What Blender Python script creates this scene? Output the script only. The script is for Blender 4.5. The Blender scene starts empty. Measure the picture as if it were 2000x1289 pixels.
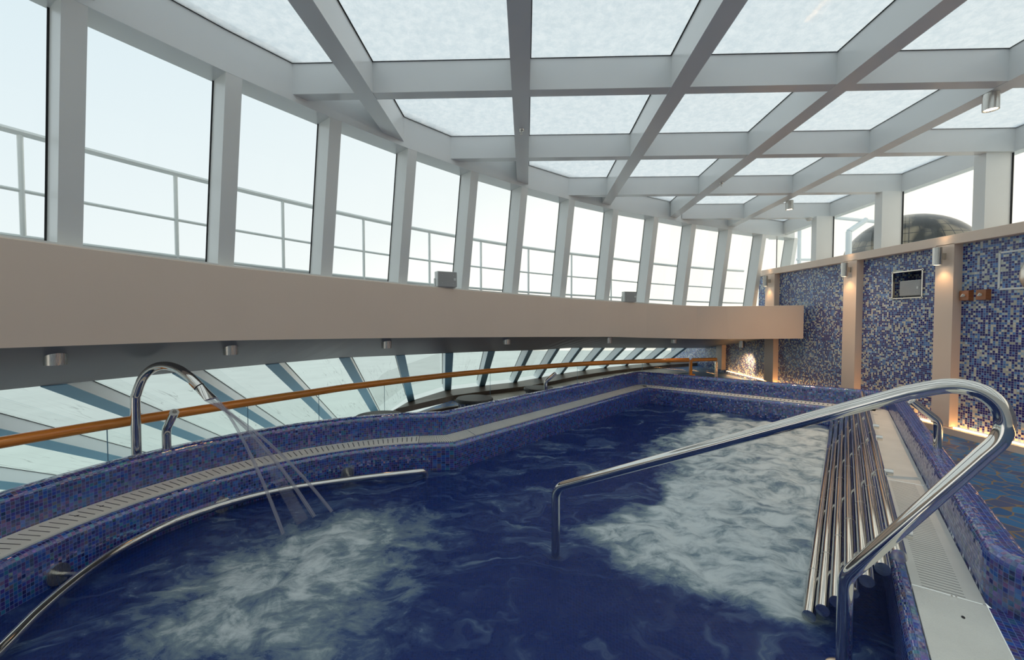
import bpy, bmesh, math, random
import numpy as np
from mathutils import Vector, Matrix
from mathutils.geometry import delaunay_2d_cdt

random.seed(7)
rng = np.random.default_rng(7)
SC = bpy.context.scene
COL = SC.collection
PI = math.pi

# ------------------------------------------------------------------ camera, sky, exposure
EYE = 1.25
cam_d = bpy.data.cameras.new('camera')
cam = bpy.data.objects.new('camera', cam_d)
COL.objects.link(cam)
cam.location = (0, 0, EYE)
cam.rotation_euler = (math.radians(90) - math.atan(24.5 / 825), 0, 0)
cam_d.sensor_width = 36
cam_d.lens = 825 / 2000 * 36
cam_d.clip_start = 0.02
SC.camera = cam

SC.view_settings.view_transform = 'Standard'
SC.view_settings.look = 'None'
SC.view_settings.gamma = 1
SC.view_settings.use_curve_mapping = False
SC.view_settings.exposure = 0.36

world = bpy.data.worlds.new('hazy_sky')
SC.world = world
world.use_nodes = True
wn, wl = world.node_tree.nodes, world.node_tree.links
wn.clear()
w_out = wn.new('ShaderNodeOutputWorld')
w_bg = wn.new('ShaderNodeBackground')
w_tc = wn.new('ShaderNodeTexCoord')
w_sep = wn.new('ShaderNodeSeparateXYZ')
w_ramp = wn.new('ShaderNodeValToRGB')
w_az = wn.new('ShaderNodeMath'); w_az.operation = 'MULTIPLY_ADD'
w_az.inputs[1].default_value = -0.42; w_az.inputs[2].default_value = 0.0
w_add = wn.new('ShaderNodeMath'); w_add.operation = 'ADD'
wl.new(w_tc.outputs['Generated'], w_sep.inputs[0])
wl.new(w_sep.outputs['X'], w_az.inputs[0])
wl.new(w_az.outputs[0], w_add.inputs[0])
wl.new(w_sep.outputs['Z'], w_add.inputs[1])
wl.new(w_add.outputs[0], w_ramp.inputs[0])
el = w_ramp.color_ramp.elements
el[0].position = 0.0; el[0].color = (1.04, 0.99, 0.88, 1)
el[1].position = 1.0; el[1].color = (0.50, 0.59, 0.65, 1)
e = el.new(0.30); e.color = (0.76, 0.79, 0.79, 1)
e = el.new(0.7); e.color = (0.62, 0.70, 0.745, 1)
wl.new(w_ramp.outputs[0], w_bg.inputs['Color'])
w_bg.inputs['Strength'].default_value = 1.0
wl.new(w_bg.outputs[0], w_out.inputs[0])

# ------------------------------------------------------------------ small helpers
def tag(o, label=None, cat=None, group=None, kind=None):
    if label: o['label'] = label
    if cat: o['category'] = cat
    if group: o['group'] = group
    if kind: o['kind'] = kind
    return o

def empty(name, loc=(0, 0, 0), rz=0.0, parent=None):
    o = bpy.data.objects.new(name, None)
    o.empty_display_size = 0.1
    COL.objects.link(o)
    o.location = loc
    o.rotation_euler = (0, 0, rz)
    if parent: o.parent = parent
    return o

def place(o, parent):
    """parent without moving: the root's own transform is taken off"""
    if parent is not None:
        o.parent = parent
        p, m = parent, Matrix.Identity(4)
        chain = []
        while p is not None:
            chain.append(p); p = p.parent
        for q in reversed(chain):
            m = m @ q.matrix_parent_inverse @ Matrix.LocRotScale(q.location, q.rotation_euler, q.scale)
        o.matrix_parent_inverse = m.inverted()

class MB:
    def __init__(s):
        s.v, s.f, s.uv, s.sm = [], [], [], []
    def quad(s, pts, uvs=None, smooth=False):
        i = len(s.v)
        s.v += [tuple(p) for p in pts]
        s.f.append(tuple(range(i, i + len(pts))))
        s.uv.append([tuple(u) for u in uvs] if uvs else [(p[0], p[1]) for p in pts])
        s.sm.append(smooth)
    def grid(s, rows, uvrows=None, smooth=True, close_u=False):
        i0 = len(s.v); n = len(rows[0])
        for r in rows: s.v += [tuple(p) for p in r]
        for a in range(len(rows) - 1):
            for b in range(n if close_u else n - 1):
                b2 = (b + 1) % n
                s.f.append((i0 + a * n + b, i0 + a * n + b2, i0 + (a + 1) * n + b2, i0 + (a + 1) * n + b))
                if uvrows:
                    u2 = uvrows[a][b + 1] if (b + 1) < len(uvrows[a]) else uvrows[a][b]
                    u3 = uvrows[a + 1][b + 1] if (b + 1) < len(uvrows[a + 1]) else uvrows[a + 1][b]
                    s.uv.append([uvrows[a][b], u2, u3, uvrows[a + 1][b]])
                else:
                    s.uv.append([(0, 0)] * 4)
                s.sm.append(smooth)
    def box(s, c, d, M=None):
        x, y, z = [k / 2 for k in d]
        P = [Vector((sx * x, sy * y, sz * z)) for sz in (-1, 1) for sy in (-1, 1) for sx in (-1, 1)]
        if M is not None: P = [M @ p for p in P]
        P = [p + Vector(c) for p in P]
        for q in ((0, 2, 3, 1), (4, 5, 7, 6), (0, 1, 5, 4), (2, 6, 7, 3), (0, 4, 6, 2), (1, 3, 7, 5)):
            pts = [P[k] for k in q]
            l1 = (pts[1] - pts[0]).length; l2 = (pts[2] - pts[1]).length
            s.quad(pts, [(0, 0), (l1, 0), (l1, l2), (0, l2)])
    def hexa(s, lo, hi):
        """prism between polygon lo and polygon hi (same count)"""
        n = len(lo)
        s.quad(list(reversed(lo))); s.quad(hi)
        for k in range(n):
            k2 = (k + 1) % n
            a, b, c_, d_ = Vector(lo[k]), Vector(lo[k2]), Vector(hi[k2]), Vector(hi[k])
            w_, h_ = (b - a).length, (d_ - a).length
            s.quad([a, b, c_, d_], [(0, 0), (w_, 0), (w_, h_), (0, h_)])
    def tube(s, path, r, seg=20, caps=True, rfun=None):
        P = [Vector(p) for p in path]
        T = []
        for k in range(len(P)):
            a = P[max(k - 1, 0)]; b = P[min(k + 1, len(P) - 1)]
            T.append((b - a).normalized())
        up = Vector((0, 0, 1)) if abs(T[0].z) < 0.9 else Vector((1, 0, 0))
        N = (up - T[0] * up.dot(T[0])).normalized()
        rows, uvr, L = [], [], 0
        for k in range(len(P)):
            if k:
                L += (P[k] - P[k - 1]).length
                N = (N - T[k] * N.dot(T[k])).normalized()
            B = T[k].cross(N)
            rr = rfun(k / (len(P) - 1)) if rfun else r
            rows.append([P[k] + (N * math.cos(2 * PI * j / seg) + B * math.sin(2 * PI * j / seg)) * rr for j in range(seg)])
            uvr.append([(2 * PI * r * j / seg, L) for j in range(seg + 1)])
        s.grid(rows, uvr, True, True)
        if caps:
            s.quad(list(reversed(rows[0]))); s.quad(rows[-1])
    def cyl(s, a, b, r, seg=24, r2=None):
        A, Bv = Vector(a), Vector(b)
        s.tube([A, A.lerp(Bv, 0.5), Bv], r, seg, True, (lambda t: r + (r2 - r) * t) if r2 else None)
    def lathe(s, prof, c, seg=32, M=None):
        rows = []
        for (r, z) in prof:
            row = [Vector((r * math.cos(2 * PI * j / seg), r * math.sin(2 * PI * j / seg), z)) for j in range(seg)]
            if M is not None: row = [M @ p for p in row]
            rows.append([p + Vector(c) for p in row])
        uvr, L = [], 0
        for k, (r, z) in enumerate(prof):
            if k: L += math.hypot(r - prof[k - 1][0], z - prof[k - 1][1])
            uvr.append([(2 * PI * max(p_[0] for p_ in prof) * j / seg, L) for j in range(seg + 1)])
        s.grid(rows, uvr, True, True)
    def build(s, name, mat, parent=None, merge=True, bevel=0.0, label=None):
        me = bpy.data.meshes.new(name)
        me.from_pydata(s.v, [], s.f)
        uvl = me.uv_layers.new(name='UVMap')
        flat = [c for f in s.uv for c in f]
        uvl.data.foreach_set('uv', [x for u in flat for x in u])
        me.polygons.foreach_set('use_smooth', s.sm)
        me.update()
        if merge:
            bm = bmesh.new(); bm.from_mesh(me)
            bmesh.ops.remove_doubles(bm, verts=bm.verts, dist=1e-5)
            bmesh.ops.recalc_face_normals(bm, faces=bm.faces)
            for e_ in bm.edges:
                if len(e_.link_faces) == 2 and e_.calc_face_angle(0) > 0.62: e_.smooth = False
            bm.to_mesh(me); bm.free()
        if bevel:
            pass
        o = bpy.data.objects.new(name, me)
        COL.objects.link(o)
        if mat: me.materials.append(mat)
        place(o, parent)
        if bevel:
            m = o.modifiers.new('bevel', 'BEVEL'); m.width = bevel; m.segments = 3; m.limit_method = 'ANGLE'
        if label: o['label'] = label
        return o

def catmull(P, n=8):
    P = [Vector(p) for p in P]
    Q = [P[0] * 2 - P[1]] + P + [P[-1] * 2 - P[-2]]
    out = []
    for k in range(1, len(Q) - 2):
        a, b, c_, d_ = Q[k - 1:k + 3]
        for j in range(n):
            t = j / n
            out.append(0.5 * ((2 * b) + (c_ - a) * t + (2 * a - 5 * b + 4 * c_ - d_) * t * t + (3 * b - a - 3 * c_ + d_) * t ** 3))
    out.append(P[-1])
    return out

def fillet(P, rads, n=8):
    """rounded polyline"""
    P = [Vector(p) for p in P]; out = [P[0]]
    for k in range(1, len(P) - 1):
        r = rads[k] if isinstance(rads, (list, tuple)) else rads
        if r <= 0: out.append(P[k]); continue
        a, b = (P[k - 1] - P[k]).normalized(), (P[k + 1] - P[k]).normalized()
        ang = a.angle(b)
        if ang > PI - 1e-3: out.append(P[k]); continue
        dist = r / math.tan(ang / 2)
        c_ = P[k] + (a + b).normalized() * (r / math.sin(ang / 2))
        s0, s1 = P[k] + a * dist - c_, P[k] + b * dist - c_
        tot = s0.angle(s1)
        for j in range(n + 1):
            t = j / n
            out.append(c_ + (s0 * math.sin((1 - t) * tot) + s1 * math.sin(t * tot)) / math.sin(tot))
    out.append(P[-1])
    return out

def normals2(path):
    """mitred left normals of a 2-D polyline, with their scale"""
    P = [Vector((p[0], p[1])) for p in path]; res = []
    for k in range(len(P)):
        d1 = (P[k] - P[k - 1]).normalized() if k else (P[1] - P[0]).normalized()
        d2 = (P[k + 1] - P[k]).normalized() if k < len(P) - 1 else d1
        n1, n2 = Vector((-d1.y, d1.x)), Vector((-d2.y, d2.x))
        m = (n1 + n2).normalized()
        res.append(m / max(0.35, m.dot(n1)))
    return res

def sweep(mb, path, prof, zf=None, smooth=True, u0=0.0, closed_prof=False):
    N = normals2(path)
    if closed_prof: prof = list(prof) + [prof[0]]
    cum = [0]
    for a, b in zip(prof, prof[1:]): cum.append(cum[-1] + math.hypot(a[0] - b[0], a[1] - b[1]))
    rows, uvr, L = [], [], u0
    for k, p in enumerate(path):
        if k: L += math.hypot(p[0] - path[k - 1][0], p[1] - path[k - 1][1])
        row = []
        for (o, z) in prof:
            x, y = p[0] + N[k].x * o, p[1] + N[k].y * o
            row.append((x, y, zf(x, y, z) if zf else z))
        rows.append(row); uvr.append([(L, c_) for c_ in cum])
    mb.grid(rows, uvr, smooth)
    return rows

# ------------------------------------------------------------------ materials
def new_mat(name):
    m = bpy.data.materials.new(name); m.use_nodes = True
    nt = m.node_tree
    for n in list(nt.nodes):
        if n.type != 'OUTPUT_MATERIAL' and n.type != 'BSDF_PRINCIPLED': nt.nodes.remove(n)
    return m, nt, nt.nodes['Principled BSDF'], nt.nodes['Material Output']

def N_(nt, kind, **kw):
    n = nt.nodes.new(kind)
    for k, v in kw.items():
        if k.startswith('i_'):
            key = k[2:]
            n.inputs[int(key) if key.isdigit() else key].default_value = v
        else: setattr(n, k, v)
    return n

def ramp(nt, stops, interp='LINEAR'):
    r = nt.nodes.new('ShaderNodeValToRGB')
    r.color_ramp.interpolation = interp
    e_ = r.color_ramp.elements
    e_[0].position, e_[0].color = stops[0][0], (*stops[0][1], 1)
    e_[1].position, e_[1].color = stops[-1][0], (*stops[-1][1], 1)
    for p, c_ in stops[1:-1]:
        q = e_.new(p); q.color = (*c_, 1)
    return r

def paint(name, col, rough=0.5, var=0.05, scale=3.0, spec=0.5, bump=0.0, metal=0.0):
    m, nt, b, o = new_mat(name)
    tc = N_(nt, 'ShaderNodeTexCoord')
    nz = N_(nt, 'ShaderNodeTexNoise', i_Scale=scale, i_Detail=5.0)
    nt.links.new(tc.outputs['Object'], nz.inputs['Vector'])
    r = ramp(nt, [(0.3, tuple(max(0, x * (1 - var)) for x in col)), (0.7, tuple(min(1, x * (1 + var)) for x in col))])
    nt.links.new(nz.outputs[0], r.inputs[0])
    nt.links.new(r.outputs[0], b.inputs['Base Color'])
    b.inputs['Roughness'].default_value = rough
    b.inputs['Specular IOR Level'].default_value = spec
    b.inputs['Metallic'].default_value = metal
    if bump:
        bp = N_(nt, 'ShaderNodeBump', i_Strength=bump, i_Distance=0.01)
        nz2 = N_(nt, 'ShaderNodeTexNoise', i_Scale=scale * 30, i_Detail=2.0)
        nt.links.new(tc.outputs['Object'], nz2.inputs['Vector'])
        nt.links.new(nz2.outputs[0], bp.inputs['Height'])
        nt.links.new(bp.outputs[0], b.inputs['Normal'])
    return m

def metal(name, col=(0.8, 0.78, 0.74), rough=0.08, brushed=False):
    m, nt, b, o = new_mat(name)
    b.inputs['Metallic'].default_value = 1
    b.inputs['Base Color'].default_value = (*col, 1)
    tc = N_(nt, 'ShaderNodeTexCoord')
    nz = N_(nt, 'ShaderNodeTexNoise', i_Scale=6.0, i_Detail=4.0)
    mp = N_(nt, 'ShaderNodeMapping'); mp.inputs['Scale'].default_value = (30, 30, 0.5) if brushed else (1, 1, 1)
    nt.links.new(tc.outputs['Object'], mp.inputs[0]); nt.links.new(mp.outputs[0], nz.inputs['Vector'])
    mr = N_(nt, 'ShaderNodeMapRange'); mr.inputs[3].default_value = rough * 0.8; mr.inputs[4].default_value = rough * 1.3
    nt.links.new(nz.outputs[0], mr.inputs[0]); nt.links.new(mr.outputs[0], b.inputs['Roughness'])
    return m

def cells(nt, pitch, uvout):
    sc = N_(nt, 'ShaderNodeVectorMath', operation='SCALE'); sc.inputs['Scale'].default_value = 1 / pitch
    nt.links.new(uvout, sc.inputs[0])
    fl = N_(nt, 'ShaderNodeVectorMath', operation='FLOOR'); nt.links.new(sc.outputs[0], fl.inputs[0])
    fr = N_(nt, 'ShaderNodeVectorMath', operation='FRACTION'); nt.links.new(sc.outputs[0], fr.inputs[0])
    sb = N_(nt, 'ShaderNodeVectorMath', operation='SUBTRACT'); sb.inputs[1].default_value = (0.5, 0.5, 0)
    nt.links.new(fr.outputs[0], sb.inputs[0])
    ab = N_(nt, 'ShaderNodeVectorMath', operation='ABSOLUTE'); nt.links.new(sb.outputs[0], ab.inputs[0])
    sp = N_(nt, 'ShaderNodeSeparateXYZ'); nt.links.new(ab.outputs[0], sp.inputs[0])
    mx = N_(nt, 'ShaderNodeMath', operation='MAXIMUM')
    nt.links.new(sp.outputs[0], mx.inputs[0]); nt.links.new(sp.outputs[1], mx.inputs[1])
    return fl, mx

def mosaic(name, pitch, stops, grout, gw=0.06, rough=0.2, film=False, jitter=0.2, cluster=0.5, cscale=3.0):
    m, nt, b, o = new_mat(name)
    L = nt.links.new
    uv = N_(nt, 'ShaderNodeUVMap'); uv.uv_map = 'UVMap'
    fl, mx = cells(nt, pitch, uv.outputs[0])
    wn_ = N_(nt, 'ShaderNodeTexWhiteNoise', noise_dimensions='2D'); L(fl.outputs[0], wn_.inputs['Vector'])
    cn = N_(nt, 'ShaderNodeTexNoise', i_Scale=cscale * pitch, i_Detail=2.0); L(fl.outputs[0], cn.inputs['Vector'])
    ma = N_(nt, 'ShaderNodeMath', operation='MULTIPLY_ADD'); ma.inputs[1].default_value = cluster; ma.inputs[2].default_value = -cluster * 0.5
    L(cn.outputs[0], ma.inputs[0])
    ad = N_(nt, 'ShaderNodeMath', operation='ADD', use_clamp=True); L(wn_.outputs['Value'], ad.inputs[0]); L(ma.outputs[0], ad.inputs[1])
    r = ramp(nt, stops, 'CONSTANT'); L(ad.outputs[0], r.inputs[0])
    hsv = N_(nt, 'ShaderNodeHueSaturation')
    mr = N_(nt, 'ShaderNodeMapRange'); mr.inputs[3].default_value = 0.75; mr.inputs[4].default_value = 1.25
    sep = N_(nt, 'ShaderNodeSeparateColor'); L(wn_.outputs['Color'], sep.inputs[0])
    L(sep.outputs[1], mr.inputs[0]); L(mr.outputs[0], hsv.inputs['Value']); L(r.outputs[0], hsv.inputs['Color'])
    gt = N_(nt, 'ShaderNodeMath', operation='GREATER_THAN'); gt.inputs[1].default_value = 0.5 - gw; L(mx.outputs[0], gt.inputs[0])
    mix = N_(nt, 'ShaderNodeMix', data_type='RGBA'); L(gt.outputs[0], mix.inputs['Factor'])
    L(hsv.outputs[0], mix.inputs['A']); mix.inputs['B'].default_value = (*grout, 1)
    L(mix.outputs['Result'], b.inputs['Base Color'])
    rr = N_(nt, 'ShaderNodeMapRange'); rr.inputs[3].default_value = rough; rr.inputs[4].default_value = 0.7
    L(gt.outputs[0], rr.inputs[0]); L(rr.outputs[0], b.inputs['Roughness'])
    # every tile sits at its own slight tilt
    geo = N_(nt, 'ShaderNodeNewGeometry')
    s1 = N_(nt, 'ShaderNodeVectorMath', operation='SUBTRACT'); s1.inputs[1].default_value = (0.5, 0.5, 0.5); L(wn_.outputs['Color'], s1.inputs[0])
    s2 = N_(nt, 'ShaderNodeVectorMath', operation='SCALE'); s2.inputs['Scale'].default_value = jitter; L(s1.outputs[0], s2.inputs[0])
    s3 = N_(nt, 'ShaderNodeVectorMath', operation='ADD'); L(s2.outputs[0], s3.inputs[0]); L(geo.outputs['Normal'], s3.inputs[1])
    s4 = N_(nt, 'ShaderNodeVectorMath', operation='NORMALIZE'); L(s3.outputs[0], s4.inputs[0])
    L(s4.outputs[0], b.inputs['Normal'])
    if film:
        th = N_(nt, 'ShaderNodeMapRange'); th.inputs[3].default_value = 280; th.inputs[4].default_value = 720
        ng = N_(nt, 'ShaderNodeMath', operation='SUBTRACT'); ng.inputs[0].default_value = 1.0; L(gt.outputs[0], ng.inputs[1])
        L(sep.outputs[2], th.inputs[0])
        tm = N_(nt, 'ShaderNodeMath', operation='MULTIPLY'); L(th.outputs[0], tm.inputs[0]); L(ng.outputs[0], tm.inputs[1])
        L(tm.outputs[0], b.inputs['Thin Film Thickness'])
        b.inputs['Thin Film IOR'].default_value = 2.3
        b.inputs['IOR'].default_value = 2.0
    return m

def glass(name, tint=(0.97, 0.985, 0.98), gloss=0.5, streaks=False):
    m, nt, b, o = new_mat(name); nt.nodes.remove(b)
    L = nt.links.new
    tr = N_(nt, 'ShaderNodeBsdfTransparent'); tr.inputs[0].default_value = (*tint, 1)
    gl = N_(nt, 'ShaderNodeBsdfGlossy'); gl.inputs['Roughness'].default_value = 0.02
    fr = N_(nt, 'ShaderNodeFresnel'); fr.inputs[0].default_value = 1.35
    mu = N_(nt, 'ShaderNodeMath', operation='MULTIPLY'); mu.inputs[1].default_value = gloss
    L(fr.outputs[0], mu.inputs[0])
    mx = N_(nt, 'ShaderNodeMixShader'); L(mu.outputs[0], mx.inputs[0]); L(tr.outputs[0], mx.inputs[1]); L(gl.outputs[0], mx.inputs[2])
    last = mx
    if streaks:
        uv = N_(nt, 'ShaderNodeUVMap'); uv.uv_map = 'UVMap'
        mp = N_(nt, 'ShaderNodeMapping'); mp.inputs['Scale'].default_value = (14, 0.9, 1); mp.inputs['Rotation'].default_value = (0, 0, 0.35)
        L(uv.outputs[0], mp.inputs[0])
        nz = N_(nt, 'ShaderNodeTexNoise', i_Scale=1.0, i_Detail=3.0, i_Distortion=0.4); L(mp.outputs[0], nz.inputs['Vector'])
        # thin lines where the noise crosses one level
        d_ = N_(nt, 'ShaderNodeMath', operation='SUBTRACT'); d_.inputs[1].default_value = 0.5; L(nz.outputs[0], d_.inputs[0])
        a_ = N_(nt, 'ShaderNodeMath', operation='ABSOLUTE'); L(d_.outputs[0], a_.inputs[0])
        r = ramp(nt, [(0.0, (0.42, 0.42, 0.42)), (0.012, (0, 0, 0))]); L(a_.outputs[0], r.inputs[0])
        nz2 = N_(nt, 'ShaderNodeTexNoise', i_Scale=1.6, i_Detail=2.0); L(uv.outputs[0], nz2.inputs['Vector'])
        r2 = ramp(nt, [(0.48, (0, 0, 0)), (0.62, (1, 1, 1))]); L(nz2.outputs[0], r2.inputs[0])
        mm = N_(nt, 'ShaderNodeMath', operation='MULTIPLY'); L(r.outputs[0], mm.inputs[0]); L(r2.outputs[0], mm.inputs[1])
        df = N_(nt, 'ShaderNodeBsdfDiffuse'); df.inputs[0].default_value = (0.10, 0.11, 0.10, 1)
        m2 = N_(nt, 'ShaderNodeMixShader'); L(mm.outputs[0], m2.inputs[0]); L(mx.outputs[0], m2.inputs[1]); L(df.outputs[0], m2.inputs[2])
        last = m2
    L(last.outputs[0], o.inputs[0])
    return m

def frosted(name):
    m, nt, b, o = new_mat(name); nt.nodes.remove(b)
    L = nt.links.new
    tc = N_(nt, 'ShaderNodeTexCoord')
    n1 = N_(nt, 'ShaderNodeTexNoise', i_Scale=16.0, i_Detail=9.0, i_Roughness=0.8, i_Distortion=0.3); L(tc.outputs['Object'], n1.inputs['Vector'])
    r = ramp(nt, [(0.40, (0.83, 0.865, 0.875)), (0.60, (1.0, 1.0, 0.985))]); L(n1.outputs[0], r.inputs[0])
    tl = N_(nt, 'ShaderNodeBsdfTranslucent'); L(r.outputs[0], tl.inputs[0])
    tr = N_(nt, 'ShaderNodeBsdfTransparent'); tr.inputs[0].default_value = (0.97, 0.99, 0.99, 1)
    mx = N_(nt, 'ShaderNodeMixShader'); mx.inputs[0].default_value = 0.32
    L(tl.outputs[0], mx.inputs[1]); L(tr.outputs[0], mx.inputs[2])
    gl = N_(nt, 'ShaderNodeBsdfGlossy'); gl.inputs['Roughness'].default_value = 0.05
    m2 = N_(nt, 'ShaderNodeMixShader'); m2.inputs[0].default_value = 0.03
    L(mx.outputs[0], m2.inputs[1]); L(gl.outputs[0], m2.inputs[2])
    L(m2.outputs[0], o.inputs[0])
    return m

def lamp_mat(name, col, strength):
    m, nt, b, o = new_mat(name); nt.nodes.remove(b)
    e_ = N_(nt, 'ShaderNodeEmission'); e_.inputs[0].default_value = (*col, 1); e_.inputs[1].default_value = strength
    nt.links.new(e_.outputs[0], o.inputs[0])
    return m

WHITE = paint('white_paint', (0.78, 0.78, 0.75), 0.28, 0.02, 2.0)
BEAMW = paint('beam_paint', (0.74, 0.75, 0.74), 0.22, 0.02, 2.0)
BEIGE = paint('beige_laminate', (0.78, 0.62, 0.50), 0.30, 0.015, 2.0)
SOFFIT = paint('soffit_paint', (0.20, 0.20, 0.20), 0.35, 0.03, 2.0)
BLUEGREY = paint('blue_grey', (0.17, 0.38, 0.52), 0.4, 0.04, 4.0)
PALEP = paint('pale_frame_paint', (0.80, 0.86, 0.88), 0.4, 0.03, 4.0)
BLACK = paint('black_rubber', (0.012, 0.012, 0.013), 0.6)
GRATE_P = (0.86, 0.83, 0.74)
CHROME = metal('polished_steel', (0.80, 0.76, 0.70), 0.06)
STEEL = metal('brushed_steel', (0.62, 0.60, 0.56), 0.26, True)
BRONZE = paint('bronze_sill', (0.115, 0.080, 0.058), 0.42, 0.3, 3.0, 0.4)
FRAME = metal('frame_steel', (0.75, 0.68, 0.58), 0.2, True)
PALEFLOOR = paint('pale_gallery_floor', (0.30, 0.235, 0.18), 0.45, 0.05)
SPKW = paint('speaker_white', (0.72, 0.73, 0.70), 0.35)
SPKG = paint('speaker_grey', (0.46, 0.46, 0.45), 0.4)
RAILW = paint('outer_rail_white', (0.92, 0.94, 0.92), 0.4)
HULL = paint('hull_white', (0.80, 0.83, 0.78), 0.6, 0.05, 0.5)
DARKMESH = paint('dark_mesh', (0.05, 0.048, 0.045), 0.5, 0.3, 60)
SEAT = DARKMESH

def wood(name, c1, c2, rough=0.25):
    m, nt, b, o = new_mat(name)
    uv = N_(nt, 'ShaderNodeUVMap'); uv.uv_map = 'UVMap'
    mp = N_(nt, 'ShaderNodeMapping'); mp.inputs['Scale'].default_value = (60, 2.5, 1)
    nz = N_(nt, 'ShaderNodeTexNoise', i_Scale=1.0, i_Detail=5.0, i_Distortion=0.5)
    nt.links.new(uv.outputs[0], mp.inputs[0]); nt.links.new(mp.outputs[0], nz.inputs['Vector'])
    r = ramp(nt, [(0.3, c1), (0.7, c2)]); nt.links.new(nz.outputs[0], r.inputs[0]); nt.links.new(r.outputs[0], b.inputs['Base Color'])
    b.inputs['Roughness'].default_value = rough
    b.inputs['Coat Weight'].default_value = 0.4; b.inputs['Coat Roughness'].default_value = 0.1
    return m
WOOD = wood('varnished_teak', (0.80, 0.23, 0.028), (1.0, 0.40, 0.07))
BOXWOOD = wood('brown_switch_wood', (0.25, 0.085, 0.03), (0.38, 0.14, 0.05), 0.4)

POOLM = mosaic('iridescent_blue_mosaic', 0.0205,
               [(0.0, (0.008, 0.016, 0.15)), (0.26, (0.014, 0.045, 0.34)), (0.46, (0.038, 0.026, 0.23)), (0.60, (0.014, 0.095, 0.40)),
                (0.76, (0.075, 0.035, 0.22)), (0.87, (0.015, 0.15, 0.30)), (0.94, (0.13, 0.06, 0.24)), (0.985, (0.14, 0.11, 0.16))],
               (0.10, 0.16, 0.38), 0.06, 0.12, True, 0.18, 0.6, 4.5)
WALLM = mosaic('blue_white_wall_mosaic', 0.025,
               [(0.0, (0.020, 0.020, 0.16)), (0.46, (0.075, 0.18, 0.43)), (0.71, (0.52, 0.52, 0.44)), (0.94, (0.38, 0.52, 0.62)), (1.0, (0.5, 0.5, 0.5))],
               (0.36, 0.40, 0.46), 0.055, 0.18, False, 0.10, 0.5, 5.0)

def crazy_paving(name):
    m, nt, b, o = new_mat(name); L = nt.links.new
    tc = N_(nt, 'ShaderNodeTexCoord')
    v1 = N_(nt, 'ShaderNodeTexVoronoi', feature='DISTANCE_TO_EDGE', i_Scale=8.5); L(tc.outputs['Object'], v1.inputs['Vector'])
    v2 = N_(nt, 'ShaderNodeTexVoronoi', feature='F1', i_Scale=8.5); L(tc.outputs['Object'], v2.inputs['Vector'])
    r1 = ramp(nt, [(0.0, (1, 1, 1)), (0.03, (1, 1, 1)), (0.05, (0, 0, 0))]); L(v1.outputs['Distance'], r1.inputs[0])
    sp = N_(nt, 'ShaderNodeSeparateColor'); L(v2.outputs['Color'], sp.inputs[0])
    r2 = ramp(nt, [(0, (0.012, 0.10, 0.28)), (0.35, (0.014, 0.14, 0.35)), (0.6, (0.05, 0.085, 0.20)), (0.85, (0.018, 0.17, 0.38))], 'CONSTANT')
    L(sp.outputs[0], r2.inputs[0])
    mix = N_(nt, 'ShaderNodeMix', data_type='RGBA'); L(r1.outputs[0], mix.inputs['Factor']); L(r2.outputs[0], mix.inputs['A'])
    mix.inputs['B'].default_value = (0.22, 0.16, 0.09, 1)
    L(mix.outputs['Result'], b.inputs['Base Color']); b.inputs['Roughness'].default_value = 0.45
    return m
PAVE = crazy_paving('blue_crazy_paving')

def grate(name, pitch, duty, v0, v1, spots=True):
    """cream grating plate; dark slots run across it between v0 and v1 (metres over the width)"""
    m, nt, b, o = new_mat(name); L = nt.links.new
    uv = N_(nt, 'ShaderNodeUVMap'); uv.uv_map = 'UVMap'
    sp = N_(nt, 'ShaderNodeSeparateXYZ'); L(uv.outputs[0], sp.inputs[0])
    dv = N_(nt, 'ShaderNodeMath', operation='DIVIDE'); dv.inputs[1].default_value = pitch; L(sp.outputs[0], dv.inputs[0])
    fr = N_(nt, 'ShaderNodeMath', operation='FRACT'); L(dv.outputs[0], fr.inputs[0])
    lt = N_(nt, 'ShaderNodeMath', operation='LESS_THAN'); lt.inputs[1].default_value = duty; L(fr.outputs[0], lt.inputs[0])
    g1 = N_(nt, 'ShaderNodeMath', operation='GREATER_THAN'); g1.inputs[1].default_value = v0; L(sp.outputs[1], g1.inputs[0])
    g2 = N_(nt, 'ShaderNodeMath', operation='LESS_THAN'); g2.inputs[1].default_value = v1; L(sp.outputs[1], g2.inputs[0])
    m1 = N_(nt, 'ShaderNodeMath', operation='MULTIPLY'); L(g1.outputs[0], m1.inputs[0]); L(g2.outputs[0], m1.inputs[1])
    m2 = N_(nt, 'ShaderNodeMath', operation='MULTIPLY'); L(m1.outputs[0], m2.inputs[0]); L(lt.outputs[0], m2.inputs[1])
    nz = N_(nt, 'ShaderNodeTexNoise', i_Scale=5.0, i_Detail=6.0); L(uv.outputs[0], nz.inputs['Vector'])
    r = ramp(nt, [(0.3, tuple(x * 0.9 for x in GRATE_P)), (0.7, GRATE_P)]); L(nz.outputs[0], r.inputs[0])
    mix = N_(nt, 'ShaderNodeMix', data_type='RGBA'); L(m2.outputs[0], mix.inputs['Factor']); L(r.outputs[0], mix.inputs['A'])
    mix.inputs['B'].default_value = (0.06, 0.055, 0.045, 1)
    L(mix.outputs['Result'], b.inputs['Base Color']); b.inputs['Roughness'].default_value = 0.45
    bp = N_(nt, 'ShaderNodeBump', i_Strength=0.6, i_Distance=0.004, invert=True); L(m2.outputs[0], bp.inputs['Height']); L(bp.outputs[0], b.inputs['Normal'])
    return m
GR_CURVE = grate('slotted_plate', 0.047, 0.16, 0.045, 0.195)
GR_FINE = grate('fine_ribbed_plate', 0.012, 0.22, -1, 2)
GR_RIGHT = grate('right_slotted_plate', 0.026, 0.16, 0.035, 0.175)
GR_FAR = grate('far_slotted_plate', 0.05, 0.35, 0.07, 0.15)
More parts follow.
